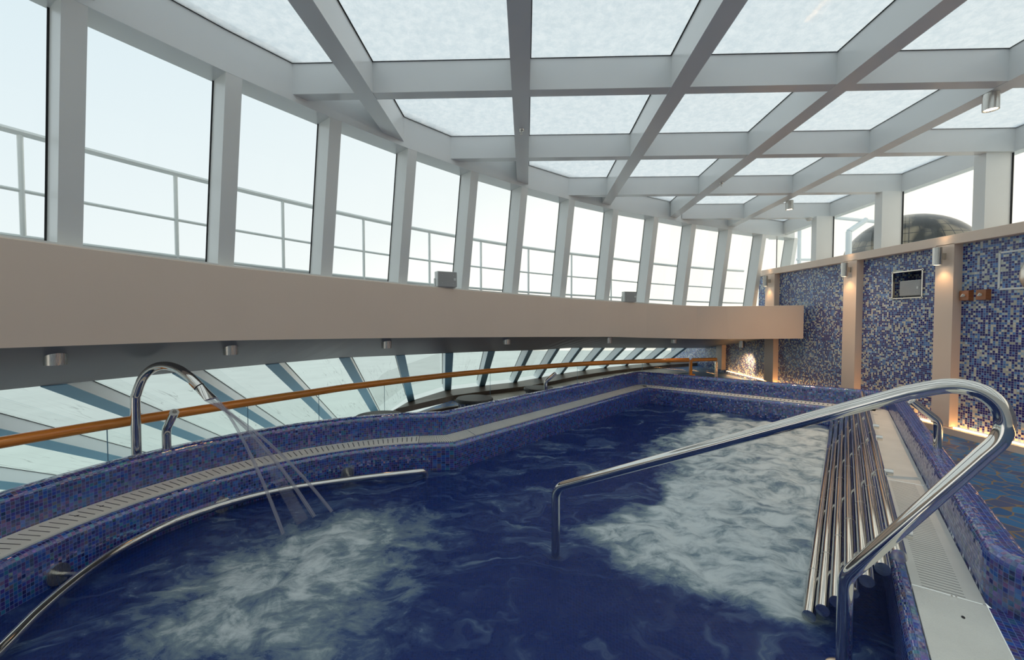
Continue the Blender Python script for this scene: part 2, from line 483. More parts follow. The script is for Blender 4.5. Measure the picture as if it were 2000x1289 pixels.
GR_PLAIN = paint('cream_plate', GRATE_P, 0.45, 0.04, 6, 0.5, 0.3)

G_UP = glass('window_glass', (0.97, 0.985, 0.98), 0.12)
G_LOW = glass('raked_glass', (0.87, 0.925, 0.895), 0.2, True)
G_BAL = glass('balustrade_glass', (0.93, 0.97, 0.95), 0.6)
FROST = frosted('frosted_roof_glass')

WARM = (1.0, 0.56, 0.22)
STRIP = lamp_mat('warm_light_strip', (1.0, 0.52, 0.18), 16.0)
LENS = lamp_mat('lamp_lens', (1.0, 0.80, 0.55), 12.0)

def spot(name, loc, target, energy, size=1.2, blend=0.7, col=(1.0, 0.60, 0.28), parent=None, r=0.03):
    d = bpy.data.lights.new(name, 'SPOT'); d.energy = energy; d.color = col
    d.spot_size = size; d.spot_blend = blend; d.shadow_soft_size = r
    o = bpy.data.objects.new(name, d); COL.objects.link(o); o.location = loc
    o.rotation_euler = (Vector(target) - Vector(loc)).to_track_quat('-Z', 'Y').to_euler()
    place(o, parent)
    return o

# ================================================================== ROOM SHELL
CX, CY, RR = 7.468, -3.381, 11.483          # centre and radius of the curved front
SLOPE = 0.0327                               # roof falls towards the bow
def zr(x, y, h): return EYE + h - SLOPE * y
def arc(deg, r): return Vector((CX + r * math.cos(math.radians(deg)), CY + r * math.sin(math.radians(deg))))

# window posts on the arc, from behind the camera round to the right-hand wall
ANG = [145.9 + 4.05 * k for k in range(7, 0, -1)] + [145.87, 141.92, 137.88, 133.72, 129.77, 125.47, 121.1, 116.75]
VTX = [arc(a, RR) for a in ANG] + [Vector((3.10, 7.33)), Vector((3.93, 7.72)), Vector((4.78, 8.10)), Vector((5.62, 8.45))]
NV = normals2(VTX)
WALLX, MOSX, GLX = 5.03, 5.10, 5.31

def bandtop(y): return float(np.interp(y, [-6, 2.2, 3.13, 4.0, 4.75, 5.75, 6.62, 7.5], [2.0, 1.673, 1.629, 1.609, 1.583, 1.543, 1.499, 1.437]))
def bandbot(y): return float(np.interp(y, [-6, 2.2, 3.13, 4.0, 4.75, 5.75, 6.62, 7.5], [1.30, 1.089, 1.079, 1.051, 1.025, 0.985, 0.946, 0.86]))

# ---- beige ring beam
band_path = [arc(a, RR + 0.10) for a in np.linspace(176, 117, 60)] + [Vector((2.75, 7.14)), Vector((3.2, 7.32)), Vector((3.75, 7.37)), Vector((4.3, 7.31)), Vector((4.97, 7.2))]
band = empty('wall_front', (0, 6, 0)); tag(band, kind='structure')
mb = MB(); N = normals2(band_path); rows = []; uvr = []
for p, n in zip(band_path, N):
    zb, zt = bandbot(p.y), bandtop(p.y)
    q = p + n * 0.14
    rows.append([(q.x, q.y, zb), (p.x, p.y, zb), (p.x, p.y, zt - 0.006), (p.x + n.x * 0.006, p.y + n.y * 0.006, zt), (q.x, q.y, zt)])
    uvr.append([(0, 0)] * 5)
mb.grid(rows, uvr, False)
mb.quad([rows[-1][k] for k in (0, 1, 2, 3, 4)])
mb.build('ring_beam', BEIGE, band)
# ledge behind the beam, outer deck slab and soffit over the gallery
def d_T(a): return float(np.interp(a, [99.5, 125], [3.25, 0.80]))
def z_T(y): return float(np.interp(y, [-6, 2.6, 4.6, 5.1, 6.06, 7.0, 7.6, 9, 11.15], [1.05, 0.79, 0.81, 0.79, 0.76, 0.72, 0.70, 0.60, 0.44]))
mb = MB(); rows = []
for a in np.linspace(176, 96, 80):
    rin = RR + 0.23
    if a < 117: rin = RR + 0.23 + (117 - a) * 0.012
    pi_, po = arc(a, rin), arc(a, max(RR + 1.25, rin + 0.3))
    pt = arc(a, RR + d_T(a))
    pm = arc(a, RR + 0.12)
    zt, zb = bandtop(min(pi_.y, 7.5)) - 0.006, bandbot(min(pm.y, 7.4)) + 0.02
    rows.append([(pt.x, pt.y, z_T(pt.y)), (pm.x, pm.y, zb), (pm.x, pm.y, zt), (po.x, po.y, zt - 0.05), (po.x, po.y, 1.0), (pt.x, pt.y, z_T(pt.y))])
mb.grid(rows, None, False)
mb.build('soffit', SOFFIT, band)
mb = MB(); rows = []
for p, n in zip(VTX, NV):
    z = bandtop(min(p.y, 7.5)) + 0.0
    rows.append([(p.x + n.x * 0.13, p.y + n.y * 0.13, z), (p.x + n.x * 0.13, p.y + n.y * 0.13, z + 0.012), (p.x + n.x * 0.52, p.y + n.y * 0.52, z + 0.012)])
mb.grid(rows, None, False)
mb.build('ledge', WHITE, band)

# ---- upper raked windows, each a structure with its post, pane and gasket
def dirn(a, b): return (b - a).normalized()
wi = 0
LEAN, DEP, PW = 0.20, 0.21, 0.107
for k in range(len(VTX)):
    wi += 1
    A, B = VTX[k], (VTX[k + 1] if k < len(VTX) - 1 else VTX[k] + (VTX[k] - VTX[k - 1]))
    t = dirn(A, B); n = Vector((-t.y, t.x))
    root = empty('window_%d' % wi, (A.x, A.y, bandtop(A.y))); tag(root, kind='structure')
    def ptop(q, h=1.86): return (q.x, q.y, zr(q.x, q.y, h))
    def pbot(q): 
        r_ = q + NV[k] * LEAN
        return (r_.x, r_.y, bandtop(min(r_.y, 7.5)))
    m = MB()
    quad = [A, A + t * PW, A + t * PW + n * DEP, A + NV[k] * DEP]
    m.hexa([pbot(q) for q in quad], [ptop(q) for q in quad])
    m.build('post', WHITE, root)
    if k == len(VTX) - 1: break
    # pane at the back of the posts
    q0, q1 = A + NV[k] * (DEP - 0.01), B + NV[k + 1] * (DEP - 0.01)
    b0, b1 = q0 + NV[k] * LEAN, q1 + NV[k + 1] * LEAN
    zb0, zb1 = bandtop(min(b0.y, 7.5)), bandtop(min(b1.y, 7.5))
    P4 = [Vector((b0.x, b0.y, zb0)), Vector((b1.x, b1.y, zb1)), Vector((q1.x, q1.y, zr(q1.x, q1.y, 1.95))), Vector((q0.x, q0.y, zr(q0.x, q0.y, 1.95)))]
    off = Vector((n.x, n.y, 0)) * 0.012
    m = MB(); m.hexa(P4, [p + off for p in P4]); m.build('pane', G_UP, root)
    m = MB(); g = 0.011
    tv = Vector((t.x, t.y, 0)) * g
    inn = Vector((-n.x, -n.y, 0)) * 0.004
    c0 = A + t * PW + n * DEP; c0b = c0 + NV[k] * LEAN
    for (lo, hi) in (((Vector((c0b.x, c0b.y, zb0))), Vector((c0.x, c0.y, zr(c0.x, c0.y, 1.88)))), (P4[1], Vector((q1.x, q1.y, zr(q1.x, q1.y, 1.88))))):
        s_ = 1 if lo is not P4[1] else -1
        m.quad([lo + inn, lo + inn + tv * s_, hi + inn + tv * s_, hi + inn])
    m.build('gasket', BLACK, root)

# ---- roof: beams, header and frosted panes, all on one slope
roof = empty('ceiling', (0, 3, 3.1)); tag(roof, kind='structure')
TH = math.radians(1.87)
def W(s, t): return Vector((s * math.cos(TH) + t * math.sin(TH), -s * math.sin(TH) + t * math.cos(TH)))
def inside(q, r=RR): return math.hypot(q.x - CX, q.y - CY) < r
# far corner polygon of the roof (world): the header line and the right window line
room = [VTX[k].copy() for k in range(len(VTX) - 1)] + [Vector((GLX, 8.32)), Vector((GLX, -4.5)), Vector((VTX[0].x, -4.5))]
def clip(poly, region):
    """Sutherland-Hodgman against a convex clockwise region"""
    out = list(poly)
    n = len(region)
    for k in range(n):
        a, b = region[k], region[(k + 1) % n]
        e_ = b - a
        if e_.length < 1e-6: continue
        res = []
        for j in range(len(out)):
            p, q = out[j], out[(j + 1) % len(out)]
            sp_, sq_ = e_.x * (p.y - a.y) - e_.y * (p.x - a.x), e_.x * (q.y - a.y) - e_.y * (q.x - a.x)
            if sp_ <= 0: res.append(p)
            if (sp_ < 0 < sq_) or (sq_ < 0 < sp_):
                res.append(p + (q - p) * (sp_ / (sp_ - sq_)))
        out = res
        if len(out) < 3: return []
    return out
LB = [(-1.367 - 1.256 * k, -1.222 - 1.256 * k) for k in (2, 1)] + [(-1.367, -1.222), (-0.112, 0.030), (1.130, 1.272), (2.390, 2.530), (3.662, 3.800)]
CB = [(3.385 + 1.298 * k, 3.485 + 1.298 * k) for k in range(-6, 4)]
def beam(poly, h0, h1, name):
    p = clip(poly, room)
    if len(p) < 3: return
    m = MB()
    m.hexa([(q.x, q.y, zr(q.x, q.y, h0)) for q in p], [(q.x, q.y, zr(q.x, q.y, h1)) for q in p])
    return m.build(name, BEAMW, roof)
for (a, b) in LB:
    beam([W(a, -6), W(a, 10), W(b, 10), W(b, -6)], 1.90, 2.15, 'long_beam')
edges_s = [-6.0] + [x for ab in LB for x in ab] + [7.0]
for (a, b) in CB:
    for j in range(0, len(edges_s), 2):
        s0, s1 = edges_s[j], edges_s[j + 1]
        beam([W(s0, a), W(s0, b), W(s1, b), W(s1, a)], 1.903, 2.148, 'cross_beam')
m = MB()
sweep(m, VTX, [(0.0, 2.15), (0.0, 1.85), (0.22, 1.85), (0.22, 2.2), (0.0, 2.2)], zr, False)
m.build('curved_header', BEAMW, roof)
m = MB()
m.hexa([(GLX, -4.5, zr(0, -4.5, 1.90)), (GLX + 0.12, -4.5, zr(0, -4.5, 1.90)), (GLX + 0.12, 8.8, zr(0, 8.8, 1.90)), (GLX, 8.8, zr(0, 8.8, 1.90))],
       [(GLX, -4.5, zr(0, -4.5, 2.18)), (GLX + 0.12, -4.5, zr(0, -4.5, 2.18)), (GLX + 0.12, 8.8, zr(0, 8.8, 2.18)), (GLX, 8.8, zr(0, 8.8, 2.18))])
m.build('side_header', BEAMW, roof)
edges_t = [-6.0] + [x for ab in CB for x in ab] + [10.5]
for j in range(0, len(edges_s), 2):
    for i in range(0, len(edges_t), 2):
        cell = [W(edges_s[j], edges_t[i]), W(edges_s[j], edges_t[i + 1]), W(edges_s[j + 1], edges_t[i + 1]), W(edges_s[j + 1], edges_t[i])]
        p = clip(cell, room)
        if len(p) < 3: continue
        m = MB()
        m.hexa([(q.x, q.y, zr(q.x, q.y, 2.146)) for q in p], [(q.x, q.y, zr(q.x, q.y, 2.158)) for q in p])
        pane = m.build('roof_pane', FROST, roof)
        m = MB(); cen = sum(p, Vector((0, 0))) / len(p)
        for q0, q1 in zip(p, p[1:] + p[:1]):
            if (q1 - q0).length < 0.02: continue
            d_ = (q1 - q0).normalized(); nn = Vector((-d_.y, d_.x))
            if nn.dot(cen - q0) < 0: nn = -nn
            a_, b_ = q0 + nn * 0.011, q1 + nn * 0.011
            m.quad([(q0.x, q0.y, zr(q0.x, q0.y, 2.143)), (q1.x, q1.y, zr(q1.x, q1.y, 2.143)), (b_.x, b_.y, zr(b_.x, b_.y, 2.143)), (a_.x, a_.y, zr(a_.x, a_.y, 2.143))])
        m.build('gasket', BLACK, pane)

# ---- right-hand wall: mosaic panels, pilasters, cap rail, light cove, posts and windows over it
wall = empty('wall_right', (5.1, 4, 0)); tag(wall, kind='structure')
NY0, NY1, NZ0, NZ1 = 5.25, 5.66, 1.50, 1.845         # speaker niche
mb = MB()
def wq(y0, y1, z0, z1, x=MOSX):
    mb.quad([(x, y0, z0), (x, y1, z0), (x, y1, z1), (x, y0, z1)], [(y0, z0), (y1, z0), (y1, z1), (y0, z1)])
wq(-4.5, NY0, 0, 2.10); wq(NY1, 8.75, 0, 2.10); wq(NY0, NY1, 0, NZ0); wq(NY0, NY1, NZ1, 2.10)
wq(8.75, 13.5, -0.6, 1.05)
for (a, b, c_, d_) in (((MOSX, NY0), (MOSX + .3, NY0), NZ0, NZ1), ((MOSX + .3, NY0), (MOSX + .3, NY1), NZ0, NZ1), ((MOSX + .3, NY1), (MOSX, NY1), NZ0, NZ1)):
    mb.quad([(a[0], a[1], c_), (b[0], b[1], c_), (b[0], b[1], d_), (a[0], a[1], d_)], [(a[0] + a[1], c_), (b[0] + b[1], c_), (b[0] + b[1], d_), (a[0] + a[1], d_)])
for z in (NZ0, NZ1):
    mb.quad([(MOSX, NY0, z), (MOSX + .3, NY0, z), (MOSX + .3, NY1, z), (MOSX, NY1, z)], [(0, 0), (.3, 0), (.3, .41), (0, .41)])
mb.build('mosaic', WALLM, wall, merge=False)
PIL = [(-3.7, -3.48), (-2.0, -1.78), (-0.3, -0.08), (1.4, 1.62), (3.1, 3.32), (4.80, 5.01), (6.15, 6.39), (8.07, 8.36), (10.05, 10.33)]
for (a, b) in PIL:
    m = MB(); top = 2.09 if a < 9 else 1.0
    m.box(((WALLX - .03 + MOSX + .02) / 2, (a + b) / 2, top / 2), (MOSX + .02 - WALLX + .03, b - a, top))
    m.build('pilaster', BEIGE, wall)
m = MB(); m.box((5.215, 2.12, 2.135), (0.43, 13.24, 0.11)); m.build('cap_rail', BEIGE, wall, bevel=0.004)
m = MB(); m.box((5.03, 2.0, -0.045), (0.16, 13.0, 0.07)); m.build('curb', BEIGE, wall)
m = MB()
ys = [-4.5] + [x for ab in PIL if ab[0] < 8.5 for x in ab] + [9.9]
for y0, y1 in zip(ys[::2], ys[1::2]):
    m.box((5.048, (y0 + y1) / 2, -0.006), (0.02, y1 - y0 - 0.02, 0.008))
m.build('light_strip', STRIP, wall)
for (y0, y1) in [(4.55 - 1.27 * k, 4.67 - 1.27 * k) for k in range(7, -1, -1)] + [(5.81, 5.93), (7.05, 7.17)]:
    m = MB()
    m.hexa([(5.05, y0, 2.18), (GLX + .02, y0, 2.18), (GLX + .02, y1, 2.18), (5.05, y1, 2.18)],
           [(5.05, y0, zr(0, y0, 1.91)), (GLX + .02, y0, zr(0, y0, 1.91)), (GLX + .02, y1, zr(0, y1, 1.91)), (5.05, y1, zr(0, y1, 1.91))])
    m.build('window_post', WHITE, wall)
py = [-4.5] + [v for k in range(7, -1, -1) for v in (4.55 - 1.27 * k, 4.67 - 1.27 * k)] + [5.81, 5.93, 7.05, 7.17, 8.55]
for y0, y1 in zip(py[::2], py[1::2]):
    wi += 1
    r = empty('window_%d' % wi, (GLX, (y0 + y1) / 2, 2.19)); tag(r, kind='structure')
    m = MB(); m.box((GLX + .03, (y0 + y1) / 2, (2.19 + zr(0, y0, 1.93)) / 2), (0.012, y1 - y0, zr(0, y0, 1.93) - 2.19)); m.build('pane', G_UP, r)
    m = MB()
    for y in (y0 + .006, y1 - .006): m.box((GLX + .018, y, (2.19 + zr(0, y0, 1.91)) / 2), (0.01, 0.014, zr(0, y0, 1.91) - 2.19))
    m.build('gasket', BLACK, r)
# walls behind the camera close the room
wb = MB(); wb.box((0.6, -4.6, 1.6), (10.5, 0.12, 3.8)); tag(wb.build('wall_back', WHITE), kind='structure')

# ================================================================== LOWER GALLERY (raked glazing below the ring beam)
DV = Vector((-0.167, 1.0, -0.515))
LA = [149.77 + 3.38 * k for k in range(6, 0, -1)] + [149.77, 146.39, 143.04, 139.58, 136.28, 132.87, 129.52, 125.98, 122.38, 118.82, 115.3, 111.9, 108.6, 105.3, 102.3]
TP = []
for a in LA:
    q = arc(a, RR + d_T(a)); TP.append(Vector((q.x, q.y, z_T(q.y))))
TP.append(Vector((5.09, 11.2, 0.44)))
def z_S(a): return float(np.interp(a, [134, 137.5, 141, 146], [0.0, -0.25, -0.9, -1.6]))
SP = [p + DV * ((p.z - z_S(a)) / 0.515) for p, a in zip(TP, LA + [95])]
SP[-1].x = 5.09
GN = []
for k in range(len(TP)):
    t_ = (TP[min(k + 1, len(TP) - 1)] - TP[max(k - 1, 0)]); g0 = t_.cross(DV).normalized()
    GN.append(g0 if g0.z > 0 else -g0)
for k in range(len(TP) - 1):
    wi += 1
    r = empty('window_%d' % wi, SP[k]); tag(r, kind='structure')
    a, b, c_, d_ = TP[k], TP[k + 1], SP[k + 1], SP[k]
    gn, gn2 = GN[k], GN[k + 1]
    o2, o2b = gn * 0.14, gn2 * 0.14
    e2 = DV * 0.15
    Lw, Lh = (b - a).length, (d_ - a).length
    m = MB(); m.quad([a + o2 - e2, b + o2b - e2, c_ + o2b + e2, d_ + o2 + e2], [(k * 1.3, 0), (k * 1.3 + Lw, 0), (k * 1.3 + Lw, Lh), (k * 1.3, Lh)])
    m.build('pane', G_LOW, r)
    tt = (b - a).normalized(); tt.z = 0
    w_ = tt * 0.125
    m = MB(); m.hexa([a, d_, d_ + w_, a + w_], [a + o2 - e2, d_ + o2 + e2, d_ + w_ + o2 + e2, a + w_ + o2 - e2]); m.build('mullion', PALEP, r)
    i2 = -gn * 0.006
    m = MB(); m.hexa([a + i2, d_ + i2, d_ + w_ + i2, a + w_ + i2], [a, d_, d_ + w_, a + w_]); m.build('mullion_face', BLUEGREY, r, label='blue-grey inner face of the mullion')  # thin plate colours the mullion's inner face blue-grey; its sides stay pale
    m = MB(); g_ = tt * 0.009; o3 = gn * 0.133
    for q0, q1, s_ in ((a + w_, d_ + w_, 1), (a, d_, -1)):
        m.quad([q0 + o3 - e2, q1 + o3, q1 + o3 + g_ * s_, q0 + o3 - e2 + g_ * s_])
    m.build('gasket', BLACK, r)
m = MB(); rows = []; 
NS = normals2([(p.x, p.y) for p in SP])
for p, n in zip(SP, NS):
    rows.append([(p.x + n.x * .02, p.y + n.y * .02, p.z - .02), (p.x - n.x * .02, p.y - n.y * .02, p.z + .02), (p.x - n.x * .42, p.y - n.y * .42, p.z + .0), (p.x - n.x * .42, p.y - n.y * .42, p.z - .09)])
m.grid(rows, None, False)
tag(m.build('trim_1', BRONZE), kind='structure')

# outer deck railing beyond the upper windows
rl = empty('deck_railing', (-1.8, 5.2, 1.5)); tag(rl, 'white tubular deck railing outside the curved row of windows', 'railing')
for z0, rr_ in ((2.53, 0.024), (2.13, 0.013), (1.81, 0.016)):
    m = MB(); pts = []
    for a in np.linspace(172, 100, 70):
        q = arc(a, RR + 1.1 + (max(0, 117 - a)) * 0.03); pts.append((q.x, q.y, z0 - 0.036 * (q.y - 2.9)))
    m.tube(pts, rr_, 8); m.build('rail', RAILW, rl)
for a in [161.9, 157.9, 153.8, 149.75, 145.7, 141.58, 137.4, 133.1, 129.1, 124.9, 120.7, 116.5, 112.3, 108.1]:
    q = arc(a, RR + 1.1 + (max(0, 117 - a)) * 0.03); m = MB(); m.cyl((q.x, q.y, 1.3), (q.x, q.y, 2.52 - 0.036 * (q.y - 2.9)), 0.016, 8); m.build('post', RAILW, rl)

# ship's white foredeck far below the raked windows
m = MB(); m.quad([(-60, -10, -5.0), (60, -10, -5.0), (60, 80, -5.0), (-60, 80, -5.0)]); tag(m.build('floor_foredeck', HULL), kind='structure')

# ================================================================== POOL
PC = Vector((-0.540, 2.025)); RB = 2.232
kx = Vector((-0.66, 4.255))
back = [PC + RB * Vector((math.cos(math.radians(a)), math.sin(math.radians(a)))) for a in np.linspace(300, 93.5, 72)]
corner_far, corner_right, near_right = Vector((2.28, 7.53)), Vector((4.87, 5.44)), Vector((1.938, 1.671))
straight = fillet([back[-1], corner_far, corner_right, near_right], [0, 0.16, 0.12, 0], 8)[1:-1]
BK = back + straight                                   # shared start of gutter and parapet line
e1 = (near_right - corner_right).normalized()           # towards the camera
e2 = Vector((-e1.y, e1.x))                              # outward from the pool (right)
near_end = near_right + e1 * 1.45
gut_path = BK + [near_right, near_end]
GW = 0.235
# coping parapet, curling away to the right at the entry
cop_path = fillet(BK + [near_right + e1 * 0.05, near_right + e1 * 0.05 + e2 * 1.2], [0] * (len(BK)) + [0.24, 0], 14)
def rnd(cx, cz, r, a0, a1, n=6): return [(cx + r * math.cos(math.radians(a0 + (a1 - a0) * j / n)), cz + r * math.sin(math.radians(a0 + (a1 - a0) * j / n))) for j in range(n + 1)]
pool = empty('whirlpool_bath', (1.2, 3.6, -0.08)); tag(pool, 'big blue mosaic whirlpool bath with raised tiled rim and round left bay', 'pool')
m = MB()
prof = [(0.0, 0.03), (0.0, 0.235)] + rnd(0.045, 0.235, 0.045, 180, 90) [1:] + [(0.09, 0.28)] + rnd(0.09, 0.235, 0.045, 90, 0)[1:] + [(0.135, -0.10)]
sweep(m, cop_path, prof)
m.build('raised_rim', POOLM, pool)
# inner lip and wall
m = MB()
prof = [(-GW, 0.035), (-GW, 0.052), (-GW - 0.018, 0.054)] + rnd(-GW - 0.018, 0.014, 0.040, 90, 180)[1:] + [(-GW - 0.058, -1.25)]
rows_in = sweep(m, gut_path, prof)
m.build('inner_wall', POOLM, pool)
inner_poly = [Vector((r[-1][0], r[-1][1])) for r in rows_in]
m = MB()
m.quad([(p.x, p.y, -1.22) for p in inner_poly], [(p.x, p.y) for p in inner_poly]); m.build('pool_floor', POOLM, pool)
# tiled platform between gutter and curling rim, near right
a0 = near_right + e1 * -0.05; m = MB()
P4 = [a0, a0 + e2 * 1.3, near_end + e2 * 1.3, near_end]
m.quad([(p.x, p.y, 0.052) for p in P4], [((p - a0).dot(e1), (p - a0).dot(e2)) for p in P4]); m.build('entry_platform', POOLM, pool)
# closing deck strip behind the camera
m = MB(); s_, t_ = back[0], near_end
m.quad([(s_.x, s_.y, 0.05), (t_.x, t_.y, 0.05), (t_.x + .5, t_.y - 1.5, .05), (s_.x - .5, s_.y - 1.0, .05)], [(0, 0), (1, 0), (1, 1), (0, 1)])
m.quad([(s_.x, s_.y, 0.05), (t_.x, t_.y, 0.05), (t_.x, t_.y, -1.25), (s_.x, s_.y, -1.25)], [(0, 0), (1, 0), (1, 1.3), (0, 1.3)]); m.build('near_edge', POOLM, pool)
# submerged seat step and lounging bench (under water)
bu, bw = -e1, -e2                                       # away from camera, towards the left
P0 = Vector((1.42, 1.93))
def BW(u, w): return P0 + bu * u + bw * w
m = MB(); q = [BW(-0.12, -.35), BW(-0.12, 1.27), BW(4.9, 1.27), BW(4.9, -.35)]
m.hexa([(p.x, p.y, -1.2) for p in q], [(p.x, p.y, -0.42) for p in q]); m.build('air_bench', POOLM, pool)
m = MB(); q = [BW(-1.1, -0.34), BW(-1.1, 0.55), BW(-0.20, 0.42), BW(-0.12, -.34)]
m.hexa([(p.x, p.y, -1.2) for p in q], [(p.x, p.y, -0.30) for p in q]); m.build('entry_step', POOLM, pool)

# overflow gratings lying in the gutter: one curved, one straight, far, right slotted, right plain
def cum(path):
    L = [0]
    for a, b in zip(path, path[1:]): L.append(L[-1] + (b - a).length)
    return L
NG = normals2(gut_path)
CL = cum(gut_path)
def at_len(s):
    for k in range(1, len(CL)):
        if s <= CL[k] or k == len(CL) - 1:
            f = (s - CL[k - 1]) / (CL[k] - CL[k - 1])
            return gut_path[k - 1].lerp(gut_path[k], f), NG[k - 1].lerp(NG[k], f)
def grating(name, s0, s1, mat, label, n):
    m = MB(); ss = sorted(set([s0, s1] + [c_ for c_ in CL if s0 < c_ < s1] + list(np.linspace(s0, s1, n))))
    rows, uvr = [], []
    for s in ss:
        p, nn = at_len(s)
        pr = [(-GW + .003, .035), (-GW + .003, .060), (-.006, .060), (-.006, .035)]
        rows.append([(p.x + nn.x * o, p.y + nn.y * o, z) for o, z in pr])
        uvr.append([(s, -.05), (s, 0), (s, GW), (s, GW + .05)])
    m.grid(rows, uvr, False)
    o = m.build(name, mat)
    return tag(o, label, 'grating', 'cream overflow gratings in the pool gutter')
def plate_hole(parent, x, y, r, ang, name='lifting_hole', mat=None):
    m = MB(); M_ = Matrix.Rotation(ang, 3, 'Z') @ Matrix.Diagonal((1.8, 1.0, 1.0))
    m.lathe([(0.0005, 0.0), (r, 0.0), (r, -0.004)], (x, y, 0.0615), 16, M_); m.build(name, mat or BLACK, parent)
i_k = len(back) - 1
i_far = min(range(len(gut_path)), key=lambda k: (gut_path[k] - corner_far).length)
i_rt = min(range(len(gut_path)), key=lambda k: (gut_path[k] - corner_right).length)
s_k, s_far, s_rt, s_end = CL[i_k], CL[i_far], CL[i_rt], CL[-1]
s_nr = CL[-2]
g_cv = grating('gutter_grating', 0.2, s_k - .26, GR_CURVE, 'curved cream grating with short cross slots round the left bay', 60)
grating('gutter_grating', s_k - .256, s_k + 0.28, GR_FINE, 'short finely ribbed cream plate at the kink in the left gutter', 10)
grating('gutter_grating', s_k + .286, s_far - .02, GR_FINE, 'long straight finely ribbed cream plate along the far left gutter', 30)
grating('gutter_grating', s_far - .016, s_rt - .02, GR_FAR, 'narrow-looking cream grating along the far end of the pool', 30)
grating('gutter_grating', s_rt - .016, s_nr - 1.62, GR_PLAIN, 'plain cream plate in the right gutter farthest from the camera', 6)
g_rt = grating('gutter_grating', s_nr - 1.614, s_nr - 0.05, GR_RIGHT, 'cream right-hand grating with long close cross slots', 20)
g_pl = grating('gutter_grating', s_nr - 0.045, s_end - .1, GR_PLAIN, 'plain cream access plate at the lower right corner', 6)
plate_hole(g_pl, 1.791, 1.642, 0.0055, 0.9, 'lifting_hole', BLACK)
plate_hole(g_rt, 1.881, 1.772, 0.0030, 0.9, 'screw', STEEL)
plate_hole(g_rt, 1.895, 1.767, 0.0030, 0.9, 'screw', STEEL)
plate_hole(g_cv, -2.612, 2.501, 0.0060, 0.9, 'lifting_hole', BLACK)
plate_hole(g_cv, -2.588, 2.631, 0.0060, 0.9, 'lifting_hole', BLACK)

# ---- water
def in_poly(px_, py_, poly):
    c_ = np.zeros(px_.shape, bool); n = len(poly)
    for k in range(n):
        a, b = poly[k], poly[(k + 1) % n]
        cond = ((a.y > py_) != (b.y > py_))
        xx = (b.x - a.x) * (py_ - a.y) / ((b.y - a.y) if abs(b.y - a.y) > 1e-9 else 1e-9) + a.x
        c_ ^= cond & (px_ < xx)
    return c_
def vnoise(X, Y, seed):
    r_ = np.random.default_rng(seed); G = r_.random((256, 256))
    xi, yi = np.floor(X).astype(int), np.floor(Y).astype(int); fx, fy = X - xi, Y - yi
    fx, fy = fx * fx * (3 - 2 * fx), fy * fy * (3 - 2 * fy)
    g = lambda a, b: G[a % 256, b % 256]
    return (g(xi, yi) * (1 - fx) + g(xi + 1, yi) * fx) * (1 - fy) + (g(xi, yi + 1) * (1 - fx) + g(xi + 1, yi + 1) * fx) * fy
def fbm(X, Y, seed, oct_=4):
    s, a, t = 0, 1, 0
    for k in range(oct_): s = s + a * vnoise(X * 2 ** k, Y * 2 ** k, seed + k); t += a; a *= 0.5
    return s / t
STEP = 0.03
xs = np.arange(-2.9, 5.1, STEP); ysg = np.arange(0.0, 7.6, STEP)
GX, GY = np.meshgrid(xs, ysg)
Nn = normals2([tuple(p) for p in inner_poly])
grow = [p + n * 0.035 for p, n in zip(inner_poly, Nn)]
ins = in_poly(GX, GY, grow)
U = (GX - P0.x) * bu.x + (GY - P0.y) * bu.y
Wd = (GX - P0.x) * bw.x + (GY - P0.y) * bw.y
def sst(x, a, b): t = np.clip((x - a) / (b - a), 0, 1); return t * t * (3 - 2 * t)
wob = (fbm(GX * 1.8, GY * 1.8, 3) - 0.5) * 0.9
air = sst(U + wob * .3, -0.22, 0.02) * (1 - sst(U + wob, 3.9, 4.8)) * sst(Wd, -0.12, 0.06) * (1 - sst(Wd + wob - np.clip(U - 2.0, -1.5, 2.5) * 0.10, 1.02, 1.62))
SPX, SPY = -1.28, 2.22
rad = np.hypot(GX - SPX, GY - SPY)
spl = np.exp(-(rad / 0.60) ** 2) * 0.92
tail = np.exp(-(((GX + 1.0) / 0.55) ** 2 + ((GY - 2.85) / 0.42) ** 2)) * 0.62 + np.exp(-(((GX + 0.1) / 0.8) ** 2 + ((GY - 3.4) / 0.5) ** 2)) * 0.22
tail2 = 0.24 * np.exp(-(((GX + 1.3) / 1.0) ** 2 + ((GY - 1.9) / 1.0) ** 2)) + np.exp(-(((GX + 0.55) / 0.30) ** 2 + ((GY - 1.75) / 0.5) ** 2)) * 0.22
foam = np.clip(air, 0, 1)
splm = np.clip(spl + tail + tail2, 0, 1)
hgt = (fbm(GX * 2.2, GY * 2.2, 11) - .5) * 0.022
hgt += air * ((fbm(GX * 5.5, GY * 5.5, 21, 3) - .45) * 0.085 + 0.02)
hgt += splm * ((fbm(GX * 7, GY * 7, 31, 3) - .5) * 0.04)
idx = -np.ones(GX.shape, int); vs = []
ids = np.argwhere(ins)
for n_, (a, b) in enumerate(ids): idx[a, b] = n_
vz = -0.195 + hgt
verts = [(float(GX[a, b]), float(GY[a, b]), float(vz[a, b])) for a, b in ids]
faces = []
for a, b in ids:
    if a + 1 < GX.shape[0] and b + 1 < GX.shape[1]:
        q = (idx[a, b], idx[a, b + 1], idx[a + 1, b + 1], idx[a + 1, b])
        if min(q) >= 0: faces.append(tuple(int(t) for t in q))
me = bpy.data.meshes.new('pool_water'); me.from_pydata(verts, [], faces)
at1 = me.attributes.new('air', 'FLOAT', 'POINT'); at1.data.foreach_set('value', np.array([foam[a, b] for a, b in ids], 'f'))
at2 = me.attributes.new('splash', 'FLOAT', 'POINT'); at2.data.foreach_set('value', np.array([splm[a, b] for a, b in ids], 'f'))
me.polygons.foreach_set('use_smooth', [True] * len(me.polygons)); me.update()
water = bpy.data.objects.new('pool_water', me); COL.objects.link(water)
